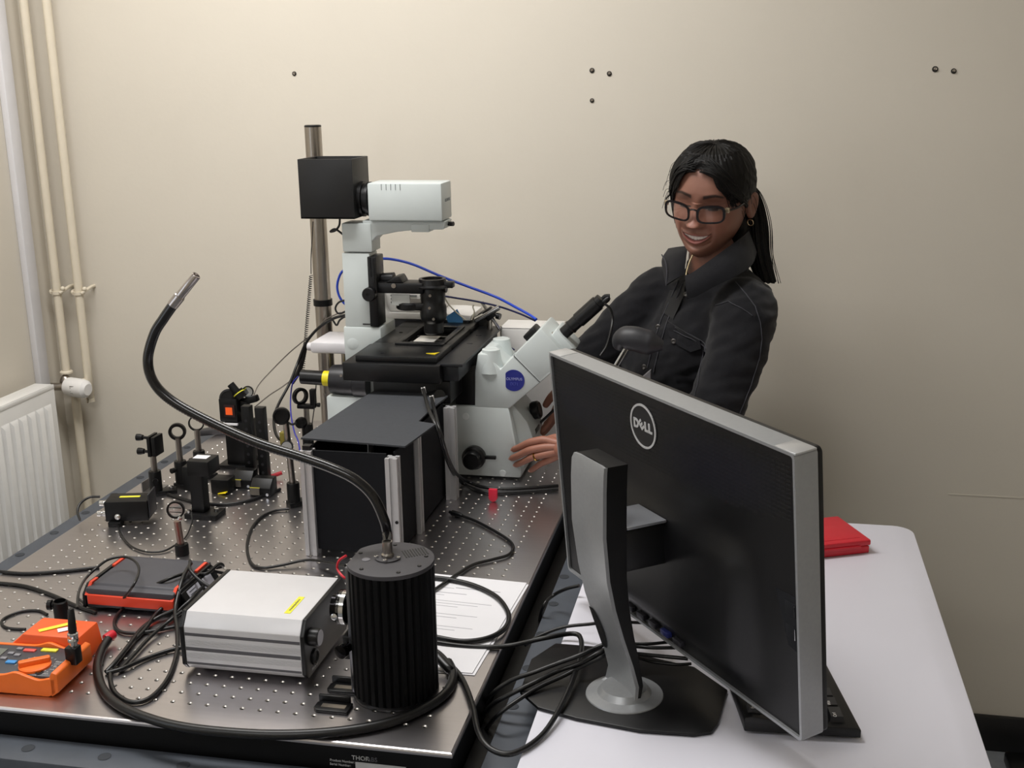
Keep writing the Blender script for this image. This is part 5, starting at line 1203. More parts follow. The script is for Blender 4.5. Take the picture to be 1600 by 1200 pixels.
jV,jN,jF=remesh(jm,.0065,8)
from mathutils import noise
for i,v in enumerate(jV):
    w_=noise.noise(v*20)*.004+noise.noise(Vector((v.x*18+v.z*30,v.y*18,v.z*60-v.x*30)))*.0045+noise.noise(v*70)*.0009
    jV[i]=v+jN[i]*w_
JK=MB(); JK.v=jV; JK.f=jF
jk=obj('jacket',JK,M_jk,ps_,ang=80)
BVH=BVHTree.FromPolygons(jV,jF)
def onj(x,z,off=.0015,d=(0,1,0),y0=.5):
    h=BVH.ray_cast(Vector((x,y0,z)),Vector(d)); 
    if h[0] is None:
        h=BVH.find_nearest(Vector((x,1.05,z)))
    return h[0]+h[1]*off if h[1].dot(Vector(d))<0 else h[0]-h[1]*off
def seam(pts,r=.0011,nm='stitch_seam',m=M_jk2,dens=8):
    P=[]
    for (x0,z0),(x1,z1) in zip(pts,pts[1:]):
        for k in range(dens): u=k/dens; P.append(onj(x0+(x1-x0)*u,z0+(z1-z0)*u))
    P.append(onj(*pts[-1])); return obj(nm,MB().tube(P,r,6,1),m,jk)
def J(px,py): return None
def S(*p): return [(q[0],q[2]) for q in p]
# seams in x,z measured on the front of the jacket
seam(S(*[(0.6812,1.02,1.1923),(0.7015,1.02,1.175),(0.7194,1.02,1.155),(0.7302,1.02,1.1272),(0.7338,1.02,1.0953),(0.7303,1.02,1.0564)]))
seam(S(*[(0.6453,1.02,1.1508),(0.6698,1.02,1.1616),(0.6948,1.02,1.1519),(0.715,1.02,1.1396)]),.0009)
seam(S(*[(0.5627,1,1.0883),(0.5981,1,1.0789),(0.6297,1,1.0643)]),.0009); seam(S(*[(0.5651,1,1.0949),(0.5992,1,1.0854),(0.6308,1,1.0708)]),.0009)
seam(S(*[(0.576,1,1.1759),(0.5617,1,1.1399),(0.5473,1,1.1009),(0.5354,1,1.0549),(0.5234,1,1.0018)]),.0012); seam(S(*[(0.566,1,1.1783),(0.5516,1,1.1422),(0.5346,1,1.1031),(0.5226,1,1.0611),(0.5105,1,1.008)]),.0012)
seam(S(*[(0.7302,1,1.0609),(0.7148,1,1.0086),(0.6987,1,0.9687),(0.6898,1,0.9353)]),.001)
seam(S(*[(0.6237,1,1.0576),(0.6185,1,1.0118),(0.607,1,0.9651)]),.001)
# pocket flap and buttons
def patch(pl,th,nm,m):
    P=[onj(x,z,.0012) for x,z in pl]; c=sum(P,Vector())/len(P); n_=Vector((0,-1,0))
    vs=[p for p in P]+[p+n_*th for p in P]+[c,c+n_*th]; k=len(P); fs=[]
    for i in range(k): fs+= [(i,(i+1)%k,k+(i+1)%k,k+i),(2*k+1,k+i,k+(i+1)%k)]
    return obj(nm,MB().add(vs,fs),m,jk,ang=50)
patch(S(*[(0.5473,1,1.1034),(0.5675,1,1.0975),(0.5916,1,1.0878),(0.6157,1,1.0769),(0.6186,1,1.0614),(0.5987,1,1.053),(0.5733,1,1.0626),(0.5527,1,1.0789)]),.0035,'pocket_flap',M_jk)
def button(px,r=.0055):
    p=onj(px[0],px[2],.002); obj('button',MB().lathe(p+Vector((0,.001,0)),(-.25,-1,.1),[(r,0),(r,.0018),(r*.7,.0026),(r*.3,.0018),(.0001,.0018)],16),mat('button_metal','#5a5856',.35,.9),jk)
for px in ((0.5643,1,1.0689),(0.5851,1,1.157),(0.5298,1,1.0874),(0.5041,1,1.0078)): button(px)
# shirt in the opening and collar
patch(S(*[(0.5679,1,1.21),(0.5833,1,1.185),(0.579,1,1.1531),(0.5598,1,1.1077),(0.5345,1,1.1135),(0.5464,1,1.1524),(0.5583,1,1.1908)]),.001,'shirt_front',M_shirt)
obj('shirt',MB().add(*loft_rings([tr((.650,1.105,1.10),.10,.085),tr((.648,1.10,1.16),.085,.075),tr((.643,1.097,1.198),.058,.056)])),M_shirt,ps_,ang=80)
def sheetm(rows,th,nm,m):
    """rows: list of rows of points (a bent cloth sheet), thickened"""
    nr=len(rows); nc=len(rows[0]); vs=[Vector(p) for r in rows for p in r]; fs=[]
    N_=[Vector() for _ in vs]
    for j in range(nr-1):
        for i in range(nc-1):
            k=j*nc+i; q=(k,k+1,k+nc+1,k+nc); fs.append(q); n_=(vs[q[1]]-vs[q[0]]).cross(vs[q[3]]-vs[q[0]])
            for a in q: N_[a]+=n_
    n=len(vs); vs2=vs+[v-(N_[i].normalized() if N_[i].length>0 else Vector())*th for i,v in enumerate(vs)]
    f2=fs+[tuple(a+n for a in q)[::-1] for q in fs]
    b=[i for i in range(nc)]+[j*nc+nc-1 for j in range(1,nr)]+[(nr-1)*nc+i for i in range(nc-2,-1,-1)]+[j*nc for j in range(nr-2,0,-1)]
    for a,c in zip(b,b[1:]+b[:1]): f2.append((a,c,c+n,a+n))
    return obj(nm,MB().add(vs2,f2),m,jk,ang=60)
# left collar leaf (viewer's right) and right collar leaf
def leaf(top,bot,nm):
    T_=spline(top,6); B_=spline(bot,6); rows=[]
    for j in range(5):
        u=j/4; rows.append([a.lerp(b,u)+Vector((0,-.010*math.sin(PI*u),.002*math.sin(PI*u))) for a,b in zip(T_,B_)])
    sheetm(rows,.0035,nm,M_jk)
leaf([(0.5851,0.985,1.2039),(0.5985,0.985,1.2092),(0.626,0.99,1.2288),(0.6612,1.01,1.2538),(0.6879,1.05,1.2712),(0.6994,1.1,1.2775)],[(0.591,0.962,1.1654),(0.608,0.962,1.1707),(0.6438,0.965,1.1909),(0.6793,0.975,1.2072),(0.7072,1.02,1.2217),(0.716,1.09,1.2368)],'collar')
leaf([(0.5811,1.03,1.2016),(0.5812,1.04,1.223),(0.5809,1.06,1.2406),(0.5814,1.09,1.2492)],[(0.5436,1.03,1.1791),(0.5358,1.06,1.1999),(0.5296,1.1,1.2197),(0.5392,1.14,1.2365)],'collar')
rows=[]
for j in range(4):
    u=j/3; row=[]
    for k in range(17):
        a=math.radians(-58+296*k/16); c_=Vector((.641,1.100,0)); rr_=.068-.006*u
        bk=.5+.5*math.sin(a)     # 1 behind the neck
        row.append(c_+side*(rr_*math.cos(a))-fwd*(rr_*.95*math.sin(a))+Vector((0,0,1.178+.004*bk+u*(.030+.036*bk))))
    rows.append(row)
sheetm(rows,.004,'collar_stand',M_jk)
obj('collar_edge',MB().tube([(0.5303,1.09,1.2304),(0.5406,1.06,1.2194),(0.545,1.04,1.2032),(0.5449,1.03,1.1778)],.0014,6,6),M_jk2,jk)
obj('trousers',MB().add(*loft_rings([tr((.57,1.17,.86),.145,.10),tr((.58,1.17,.72),.145,.107)])).tube([hipL+Vector((0,0,-.02)),(.63,1.12,.43),(.64,1.15,.09)],.082,18,6,taper=lambda u:1-.30*u).tube([hipR+Vector((0,0,-.02)),(.53,1.23,.43),(.535,1.25,.09)],.082,18,6,taper=lambda u:1-.30*u),M_trou,ps_,ang=80)
for p,q in (((.64,1.16,0),(.62,1.04,0)),((.535,1.26,0),(.52,1.14,0))):
    p=Vector(p);q=Vector(q); d=(q-p).normalized(); obj('shoe',MB().box(-.05,.18,-.042,.042,.0,.075,.03,M=axes(p,d,(-d.y,d.x,0)),seg=3),M_blk,ps_)
# necklace
nkp=[(0.597,1.02,1.2415),(0.5916,1.01,1.2303),(0.5876,1,1.2166),(0.5857,0.995,1.2048)]
nm_=MB(); SP=spline(nkp,10)
for p in SP: nm_.ball(p,.0016,6)
obj('necklace',nm_,mat('pale_gold','#d8c9a8',.25,1),ps_)
# ---------- hair ----------
def hline(th):   # hairline height against angle from the face
    a=abs(th)*180/PI
    return interp0([(180,-.060),(140,-.060),(115,-.045),(98,-.012),(85,.002),(72,.016),(55,.034),(40,.053),(20,.074),(0,.086)],a)
m=MB(); NT2,NZ2=120,70; vs=[];fs=[];ok={}
for j in range(NZ2+1):
    for i in range(NT2):
        th=-PI+2*PI*i/NT2; zl=hline(th); u=j/NZ2; z=zl+(.1158-zl)*u**1.0
        thick=.0030+.0075*smst(0,.35,u); gro=.0016*math.sin(th*47+3*math.sin(z*60))*smst(.0,.3,u)+.0022*noise.noise(Vector((th*5,z*14,1)))
        p=head_pt(th,min(z,.1156),thick+gro,False); vs.append(HR@p)
for j in range(NZ2):
    for i in range(NT2): fs.append((j*NT2+i,j*NT2+(i+1)%NT2,(j+1)*NT2+(i+1)%NT2,(j+1)*NT2+i))
fs.append(tuple(NZ2*NT2+i for i in range(NT2)))
hair=obj('hair',m.add(vs,fs),M_hair,ps_,ang=80)
RH=random.Random(3)
def strand(mb,pts,r,n=5,sub=4): mb.tube(pts,r,n,sub,taper=lambda u:.35+.65*math.sin(PI*min(1,.15+.85*(1-u)))**.6)
# swept locks from the parting along the hairline
m=MB()
for s,cnt in ((1,120),(-1,90)):
    for k in range(cnt):
        u0=RH.random(); th0=s*(.02+.25*u0)*1.0-.06; z0=.076+.030*RH.random()
        a1=s*(.55+.45*RH.random()+.25*u0); a2=s*(1.0+.5*RH.random()); 
        zA=hline(a1)+.022*RH.random()-.004; zB=hline(a2)+.020*RH.random()-.006
        o0=.005+.006*RH.random()
        pts=[head_pt(th0,z0,o0,False),head_pt((th0+a1)/2,(z0+zA)/2+.008,o0+.003,False),head_pt(a1,zA,o0*.7,False),head_pt((a1+a2)/2,(zA+zB)/2,o0*.7,False),head_pt(a2,zB,o0*.8,False)]
        strand(m,[HR@p for p in pts],.0013+.0012*RH.random())
obj('front_locks',m,M_hair,hair,ang=80,kind='stuff')
# fringe falling over the brow and temples
m=MB()
for k in range(70):
    s=1 if k%7<4 else -1
    th0=s*(.05+.35*RH.random()); z0=.088+.012*RH.random()
    if s>0: a1=.55+.35*RH.random(); a2=.85+.3*RH.random(); zA=.040+.018*RH.random(); zB=.004+.03*RH.random()
    else: a1=-(.55+.35*RH.random()); a2=-(.95+.3*RH.random()); zA=.036+.018*RH.random(); zB=-.008+.03*RH.random()
    pts=[head_pt(th0,z0,.008,False),head_pt((th0+a1)/2,(z0+zA)/2+.006,.010,False),head_pt(a1,zA,.006,False),head_pt(a2,zB,.0035,False)]
    strand(m,[HR@p for p in pts],.0008+.0008*RH.random())
obj('fringe',m,M_hair,hair,ang=80,kind='stuff')
for k in range(9):
    pass
# ponytail
m=MB(); kn_=HR@Vector((.015,.100,.030)); 
e_pts=[Vector(q) for q in [(0.704,1.14,1.3525),(0.7123,1.14,1.2947),(0.721,1.13,1.2311),(0.7385,1.12,1.1714)]]
for k in range(190):
    a=RH.random()*2*PI; r=RH.random()**.5; w1=.021*r; w2=.031*r
    o1=Vector((math.cos(a)*w1,math.sin(a)*w1*.8,0)); o2=Vector((math.cos(a)*w2*.9,math.sin(a)*w2*.7,0)); ln=.86+.14*RH.random()
    pts=[kn_+o1*.35,e_pts[0]+o1*.8+Vector((-.006,0,.006)),e_pts[1]+o2*.8,e_pts[2]+o2*.85,e_pts[2].lerp(e_pts[3],ln)+o2*.7+Vector((.004*RH.random(),0,0))]
    strand(m,pts,.0018+.0014*RH.random())
for k in range(26):
    w=Vector(((.004+.022*RH.random()),-.01+.02*RH.random(),0)); pts=[kn_+Vector((.006,0,0)),e_pts[0]+w*.7,e_pts[1]+w*1.3,e_pts[2]+w*1.2,e_pts[3]+w*(.3+RH.random())]
    m.tube(pts,.0006,4,6)
obj('ponytail',m,M_hair,hair,ang=80,kind='stuff')
obj('hair_tie',MB().ring(kn_+Vector((.004,0,0)),(.6,.5,-.5),.020,.013,.010,18),M_rub,hair)
m=MB()
for k in range(16):
    th0=RH.choice((-1,1))*RH.uniform(1.15,1.7); z0=RH.uniform(.0,.08); p=head_pt(th0,z0,.012,False); dv=Vector((math.sin(th0)*.012,-.004,RH.uniform(-.02,.012)))
    m.tube([HR@p,HR@(p+dv*.6+Vector((0,0,-.008))),HR@(p+dv+Vector((0,0,-.028)))],.00045,4,5)
obj('flyaway_hair',m,M_hair,hair,ang=80,kind='stuff')
m=MB()
for k in range(60):
    a1=1.75+.9*RH.random(); pts=[head_pt(a1,.045,.009,False),head_pt(a1+.05,.01,.009,False),head_pt(a1+.1,-.03,.008,False)+Vector((-.004,.01,0)),head_pt(a1+.2,-.055,.008,False)+Vector((0,.03,-.015)),Vector((.03*math.sin(a1*3),.085,-.10-.03*RH.random()))]
    strand(m,[HR@p for p in pts],.0016)
m.ball((0,0,0),(1,1,1),20,M=HR@Matrix.Translation((.018,.048,-.062))@Matrix.Diagonal((.050,.040,.056,1)))
obj('nape_hair',m,M_hair,hair,ang=80,kind='stuff')
# hair behind the far side of the face
m=MB()
for k in range(26):
    a1=-(1.15+.35*RH.random()); pts=[head_pt(a1*.8,.06,.008,False),head_pt(a1,.02,.006,False),head_pt(a1,-.015,.004,False),head_pt(a1-.05,-.04-.02*RH.random(),.003,False)]
    strand(m,[HR@p for p in pts],.0012)
obj('side_lock',m,M_hair,hair,ang=80,kind='stuff')
# ---------- glasses and earring ----------
gl=obj('glasses',MB(HR).tube([(-.0098,-.105,.007),(0,-.1075,.010),(.0098,-.105,.007)],.0020,8,5),mat('frame_black','#141012',.25),ps_,label='dark framed glasses')
def lens(s):
    P=[]; n=36
    for k in range(n):
        a=2*PI*k/n; ca,sa=math.cos(a),math.sin(a); x=s*(.0345+.0255*math.copysign(abs(ca)**.60,ca)); z=.0015+.0175*math.copysign(abs(sa)**.62,sa)
        z+=.0025*((x*s-.0345)/.0255) ; yv=-.1055+.35*(abs(x)-.009)**1*.35+ .06*abs(x)
        P.append(Vector((x,yv-.0005+ (z-.0015)*-.08,z)))
    m=MB(HR); N=len(P); vs=[];fs=[]; c=sum(P,Vector())/N
    for p in P:
        d=(p-c).normalized(); up=(1.0 if p.z>c.z else .55); r=.0015+.0011*up
        for dd,dy in ((-r*.9,-.0016),(r,-.0016),(r,.0016),(-r*.9,.0016)): vs.append(p+d*dd+Vector((0,dy,0)))
    for i in range(N):
        for q in range(4): fs.append((i*4+q,i*4+(q+1)%4,((i+1)%N)*4+(q+1)%4,((i+1)%N)*4+q))
    obj('lens_frame',m.add(vs,fs),mat('frame_black','#141012'),gl)
    m=MB(HR); vs=P+[p+Vector((0,.0008,0)) for p in P]; fs=[tuple(range(N)),tuple(range(N,2*N))[::-1]]+[(i,(i+1)%N,N+(i+1)%N,N+i) for i in range(N)]
    obj('lens_glass',m.add(vs,fs),mat('spectacle_glass','#ffffff',.02,trans=1,var=0,spec=.6),gl)
    hx=P[0] if s>0 else P[0]
    m=MB(HR); m.tube([(s*.0590,-.088,.011),(s*.0670,-.082,.011),(s*.0745,-.06,.011),(s*.0775,-.02,.012),(s*.0785,.012,.012),(s*.079,.03,-.006)],.0021,6,6); obj('temple_arm',m,mat('frame_black','#141012'),gl)
    m=MB(HR); m.box(s*.063-.004,s*.063+.004,-.089,-.083,.006,.016,.001); obj('hinge_ornament',m,mat('ornament','#b9a88c',.3,.9),gl)
lens(1); lens(-1)
m=MB(HR); m.ring((.081,.010,-.041),(.2,1,0),.0072,.0058,.0016,20); obj('earring',m,mat('pale_gold','#d8c9a8'),BODY)

# ---------------- cables ----------------
def cable(lab,pts,r,m=M_rub,name='cable',group=None,n=8,sub=7,drop=False):
    o_=obj(name,MB().tube(pts,r,n,sub),m,ang=60); return tag(o_,lab,'cable',group)
def flat(z,pts): return [(p[0],p[1],z) for p in pts]
G_='loose cables on the table'
c2=cable('thick black cable looping round the front of the light source with a red end cap',[(-0.194,0.1285,0.792),(-0.1884,0.099,0.788),(-0.167,0.0528,0.787),(-0.1308,0.0049,0.787),(-0.0928,-0.0276,0.787),(-0.0483,-0.0491,0.787),(0.01,-0.0654,0.787),(0.0736,-0.0693,0.787),(0.1487,-0.0633,0.787),(0.2182,-0.0447,0.787),(0.2758,-0.0144,0.787),(0.3141,0.029,0.787),(0.3335,0.0758,0.787),(0.331,0.1229,0.787),(0.3142,0.1588,0.787)]+[(.325,.13,.79),(.30,.15,.80)],.0064,n=12)
q=Vector((-0.1961,0.1346,0.795)); obj('red_cap',MB().lathe(q+Vector((-.002,-.006,-.003)),(.35,.9,.15),[(.0072,0),(.0072,.014),(.006,.016),(.0001,.016)],16),M_red,c2,label='red end cap')
c3=cable('black cable hanging in a big loop over the near right corner of the table',[(0.2074,0.2443,0.784),(0.2481,0.2242,0.784),(0.2835,0.2161,0.785),(0.3187,0.2142,0.784),(0.3563,0.2168,0.784),(0.3924,0.2252,0.786),(0.4392,0.2278,0.8),(0.4778,0.2488,0.8),(0.4926,0.2311,0.8),(0.4985,0.174,0.8),(0.4949,0.0852,0.795),(0.4798,0.0028,0.786),(0.4529,-0.0457,0.785),(0.4252,-0.0467,0.786),(0.4008,-0.0182,0.79),(0.376,0.0497,0.789),(0.3449,0.1182,0.786),(0.3137,0.1606,0.785),(0.2928,0.1858,0.785),(0.2654,0.199,0.79),(0.2314,0.2154,0.79)],.0037)
cable('black cable loop lying across the printed paper',[(0.169,0.3038,0.784),(0.1614,0.3736,0.784),(0.1836,0.4256,0.785),(0.2242,0.4332,0.787),(0.2833,0.4178,0.787),(0.3343,0.3798,0.787),(0.3656,0.3248,0.787),(0.3717,0.2776,0.787),(0.3555,0.2412,0.787),(0.3214,0.2229,0.787),(0.2803,0.228,0.787),(0.2316,0.2465,0.785),(0.1896,0.2781,0.784)],.0040,group=None)
c5=cable('black cable with a plug end running over the bare holes right of the enclosure',[(0.1931,0.7197,0.785),(0.2268,0.6979,0.784),(0.2732,0.6541,0.784),(0.3061,0.6164,0.784),(0.3195,0.5859,0.784),(0.3171,0.5537,0.784),(0.2951,0.5302,0.784),(0.2678,0.5034,0.784),(0.2514,0.4581,0.785),(0.2341,0.3968,0.787),(0.2136,0.3421,0.786),(0.2041,0.2873,0.784)],.0028)
q0=Vector((0.1704,0.7304,0.786)); q1=Vector((0.1975,0.7171,0.785))
obj('plug',MB().lathe(q0,q1-q0,[(.003,-.006),(.003,0),(.0055,.001),(.0055,.016),(.0032,.026)],12),M_blk,c5)
cable('thin black cable from the filter post to the light source',[(-0.1472,0.7043,0.784),(-0.1712,0.6925,0.783),(-0.1843,0.6559,0.783),(-0.1763,0.5912,0.783),(-0.1485,0.5125,0.783),(-0.1108,0.447,0.783),(-0.0844,0.4322,0.783),(-0.0542,0.4436,0.785),(-0.0144,0.4608,0.79),(0.0363,0.4348,0.8),(0.0759,0.4046,0.81)],.0026)
cable('black cable with a white tip hanging from the left of the stage front',[(0.1019,0.8,1.0089),(0.1411,0.7,0.9966),(0.1696,0.655,0.9722),(0.1705,0.69,0.9212),(0.1595,0.78,0.8532),(0.147,0.9025,0.785),(0.1868,0.8651,0.784),(0.2218,0.8557,0.784),(0.2833,0.8732,0.784),(0.3468,0.8959,0.785)],.0036)
cable('black cable with a white tip hanging from the middle of the stage front',[(0.1208,0.79,0.9958),(0.1593,0.685,0.9834),(0.177,0.66,0.9493),(0.1703,0.72,0.8954),(0.1602,0.81,0.8365),(0.1625,0.8946,0.79),(0.2057,0.8694,0.789),(0.2568,0.8757,0.787),(0.3436,0.9147,0.785)],.0034)
for c_,p_ in ((bpy.data.objects['cable'],0),): pass
def tip(lab,p,d):
    t_=obj('cable_tip',MB().lathe(p,d,[(.0042,-.006),(.0042,.006),(.003,.008)],12),M_white,[o for o in COL.objects if o.get('label')==lab][0])
tip('black cable with a white tip hanging from the left of the stage front',(0.1036,0.798,1.0057),(.2,0,-1)); tip('black cable with a white tip hanging from the middle of the stage front',(0.1225,0.788,0.9926),(.2,0,-1))
q=Vector((0.2314,0.8129,0.78)); m=MB(); m.prism([(-.0085,.026),(.0085,.026),(.0085,.007),(.0055,.002),(0,0),(-.0055,.002),(-.0085,.007)],-.004,.004,'y',.001,M=Matrix.Translation((q.x,q.y+.004,T+.0005)))
tag(obj('red_clip',m,mat('clip_red','#d8233f',.5)),'red plastic clip on the cables in front of the microscope','clip')
cable('thin black test cable arching from the multimeter over the data logger',[(-0.1848,0.05,0.8798),(-0.2137,0.1,0.8789),(-0.2889,0.2314,0.835),(-0.2882,0.2625,0.84),(-0.2844,0.2946,0.842),(-0.2641,0.3086,0.842),(-0.2358,0.2924,0.842),(-0.2139,0.2625,0.84),(-0.2017,0.2223,0.835),(-0.2359,0.2412,0.8),(-0.2659,0.2424,0.785),(-0.297,0.2439,0.784),(-0.3279,0.2648,0.784)],.0021)
cable('upper of the two black cables entering at the left edge, ending behind the data logger',[(-0.5638,0.3479,0.783),(-0.5222,0.3414,0.783),(-0.4737,0.3416,0.783),(-0.424,0.3581,0.783),(-0.3865,0.3754,0.783),(-0.3636,0.3875,0.783)],.0030)
cable('lower of the two black cables entering at the left edge, passing before the data logger',[(-0.5263,0.2956,0.783),(-0.4926,0.2988,0.783),(-0.4422,0.2946,0.783),(-0.381,0.2725,0.783),(-0.3186,0.2423,0.783),(-0.2722,0.2247,0.783)],.0030)
cable('thin black cable ring behind the orange case',[(-0.3457,0.2071,0.782),(-0.3679,0.2171,0.782),(-0.3917,0.2107,0.782),(-0.4042,0.1878,0.782),(-0.3996,0.1684,0.782),(-0.379,0.1544,0.782),(-0.349,0.1553,0.782)],.0021)
cable('thin black cable loop from the camera block to the small lens mount',[(-0.4123,0.6639,0.8),(-0.4428,0.6625,0.8),(-0.46,0.6474,0.79),(-0.4463,0.5964,0.784),(-0.411,0.5393,0.783),(-0.3613,0.4857,0.783),(-0.3178,0.4633,0.783),(-0.2887,0.4712,0.783),(-0.2778,0.4978,0.785)],.0018)
cable('short black cable curling from the back of the camera block',[(-0.5025,0.6296,0.815),(-0.5203,0.6231,0.815),(-0.528,0.6034,0.81),(-0.5249,0.5856,0.8),(-0.5094,0.567,0.79)],.0024)
cable('thin black wire standing behind the small lens mount',[(-0.3071,0.618,0.8),(-0.2956,0.5958,0.79),(-0.2847,0.5579,0.784),(-0.2783,0.5301,0.783)],.0014)
B_G='signal cables bundled between the data logger and the amplifier'
for i,(p,r) in enumerate((
 ([(-0.1557,0.3019,0.825),(-0.1722,0.2741,0.825),(-0.2017,0.2708,0.81),(-0.2293,0.2569,0.79),(-0.2335,0.2224,0.784),(-0.2185,0.1871,0.784),(-0.1935,0.1677,0.784),(-0.1618,0.1733,0.784),(-0.1193,0.2022,0.784)],.0028),
 ([(-0.1561,0.2597,0.8),(-0.1684,0.2257,0.79),(-0.1628,0.1754,0.786),(-0.1623,0.1275,0.784),(-0.1519,0.0705,0.784),(-0.1397,0.0392,0.784),(-0.1102,0.0019,0.784),(-0.0755,-0.0175,0.784),(-0.056,-0.0022,0.784),(-0.0583,0.0501,0.784),(-0.0808,0.1199,0.785),(-0.1088,0.1768,0.79),(-0.1375,0.2281,0.8),(-0.149,0.278,0.825),(-0.1596,0.3283,0.83)],.0033),
 ([(-0.1399,0.2337,0.795),(-0.1629,0.2149,0.787),(-0.1701,0.1827,0.785),(-0.1578,0.1204,0.788),(-0.1507,0.0726,0.788),(-0.1528,0.0516,0.784)],.0036),
 ([(-0.0763,0.1387,0.786),(-0.0976,0.1248,0.784),(-0.1191,0.0955,0.784),(-0.134,0.0605,0.786),(-0.1497,0.0466,0.785)],.0034),
 ([(-0.1214,0.2195,0.8),(-0.1366,0.2,0.79),(-0.1427,0.1578,0.786),(-0.1396,0.1056,0.785),(-0.1369,0.0582,0.784)],.0030),
 ([(-0.1656,0.3378,0.83),(-0.1487,0.3043,0.83),(-0.1294,0.2927,0.82),(-0.1089,0.2891,0.81),(-0.0937,0.2944,0.8)],.0027),
 ([(-0.1654,0.3414,0.815),(-0.135,0.3477,0.81),(-0.1141,0.3613,0.8),(-0.0792,0.3466,0.8)],.0027),
 ([(-0.1321,0.3124,0.8),(-0.1281,0.2646,0.8),(-0.1391,0.2376,0.79),(-0.142,0.2094,0.785)],.0032))):
    labs=['black signal cable making the small upper loop before the data logger','black signal cable making the large loop left of the amplifier','thick black signal cable ending in front of the loops','black signal cable passing under the amplifier front left','black signal cable between the two larger loops','short black cable dropping from the data logger end towards the amplifier','black cable leaving the data logger end behind the amplifier','thick black cable beside the data logger label']
    cable(labs[i],p,r,group=None)
cable('red curled wire behind the light source',[(0.1826,0.13,0.9505),(0.172,0.13,0.9422),(0.1685,0.13,0.9305),(0.1792,0.12,0.9243),(0.1864,0.12,0.9201)],.0018,M_red)
# wires on the left of the microscope
cw=cable('black coiled wire hanging beside the tall post',[(-0.2282,1.12,1.2883),(-0.2318,1.12,1.2548),(-0.2374,1.12,1.2126),(-0.2399,1.12,1.1729)],.0011)
a=Vector((-0.2401,1.12,1.1701)); b=Vector((-0.2742,1.12,0.9451)); m=MB(); pts=[]
NT=46
for i in range(NT*8+1):
    u=i/(NT*8); c_=a.lerp(b,u); an=2*PI*i/8; pts.append(c_+Vector((.0036*math.cos(an),.0036*math.sin(an),0)))
m.tube(pts,.0009,5,1); obj('wire_coil',m,M_rub,cw,ang=60)
cable('black cable sweeping from behind the pillar down to the filter post',[(-0.1559,1.1,1.0871),(-0.1875,1.1,1.0778),(-0.2231,1.1,1.0553),(-0.2537,1.1,1.0211),(-0.2747,1.1,0.978),(-0.2782,1.05,0.9391),(-0.2851,1,0.9058),(-0.2756,0.95,0.8874),(-0.25,0.9,0.8682),(-0.2095,0.85,0.8676)],.0032)
cable('thick black cable sleeve tied to the coiled wire beside the tall post',[(-0.2577,1.11,1.0202),(-0.2677,1.11,0.9832),(-0.2806,1.11,0.9503),(-0.2975,1.11,0.9259)],.0055)
cable('upper thin grey wire sloping down to the rails',[(-0.1875,1.15,1.0824),(-0.2249,1.15,1.0639),(-0.2542,1.15,1.0337),(-0.2865,1.15,1.009),(-0.3193,1.15,0.9827),(-0.361,1.15,0.9436),(-0.3492,1.05,0.9364),(-0.3307,0.98,0.9324)],.0014,mat('wire_grey','#6b655e',.5))
cable('lower thin grey wire sloping down to the rails',[(-0.2896,1.1,0.9376),(-0.3186,1.1,0.9172),(-0.3284,1.05,0.9108),(-0.3314,0.98,0.9037)],.0014,mat('wire_grey','#6b655e',.5))
cable('thin black wire running down beside the open ring mount',[(-0.2033,1.02,0.9496),(-0.209,1.02,0.9063),(-0.2176,1.02,0.8624),(-0.2234,1.02,0.8182)],.0012)
cable('thin blue cable hanging down beside the round black filter',[(-0.256,1.05,0.9573),(-0.2707,1.05,0.9394),(-0.2777,1.05,0.9026),(-0.2572,1,0.881),(-0.231,0.95,0.861),(-0.2025,0.9,0.8565),(-0.1823,0.86,0.8355)],.0016,mat('cable_violet','#2c2f9a',.4))
cable('bright blue cable arching from the pillar to the viewing tube',[(-0.1007,1.15,1.2045),(-0.0626,1.15,1.2036),(-0.015,1.15,1.1931),(0.0492,1.15,1.1674),(0.1132,1.15,1.1447),(0.1697,1.15,1.1248),(0.2195,1.12,1.1091),(0.2511,1.1,1.0985),(0.2713,1.08,1.092)],.0030,M_blue)
cable('bright blue cable loop behind the left of the pillar',[(-0.1575,1.12,1.187),(-0.1715,1.12,1.1741),(-0.1803,1.12,1.1499),(-0.1785,1.12,1.1285),(-0.1691,1.12,1.1116),(-0.1549,1.12,1.1005)],.0028,M_blue)
cable('dark navy cable behind the condenser running to the viewing tube',[(0.0451,1.16,1.1232),(0.0812,1.16,1.1183),(0.1243,1.16,1.1121),(0.1742,1.16,1.1019),(0.2256,1.13,1.0934),(0.2667,1.09,1.0871)],.0022,M_navy)
cable('thin dark cable across the front of the white box',[(0.1722,1.15,1.0341),(0.1891,1.15,1.0203),(0.2089,1.15,1.008)],.0020,M_navy)
cable('cream cable rising behind the condenser',[(0.0509,1.16,1.1233),(0.0591,1.16,1.1064),(0.076,1.16,1.0882),(0.0987,1.16,1.0701)],.0016,mat('cable_cream','#cfc9b6',.5))
cable('pale cable arch beside the small black unit',[(0.1117,1.16,1.0705),(0.1179,1.16,1.0878),(0.1153,1.16,1.0991),(0.1169,1.16,1.1048)],.0016,mat('cable_cream','#cfc9b6'))
cable('black cable loop on the wall side just left of the pillar',[(-0.1481,1.1,1.1214),(-0.1705,1.1,1.1153),(-0.1802,1.1,1.1008),(-0.172,1.1,1.0896),(-0.1494,1.1,1.0987)],.0022)
cable('short black lead with a chrome plug left of the pillar',[(-0.1838,1.09,1.077),(-0.1756,1.09,1.0658),(-0.1676,1.09,1.0774),(-0.1539,1.09,1.0849),(-0.1457,1.09,1.0737)],.0022)
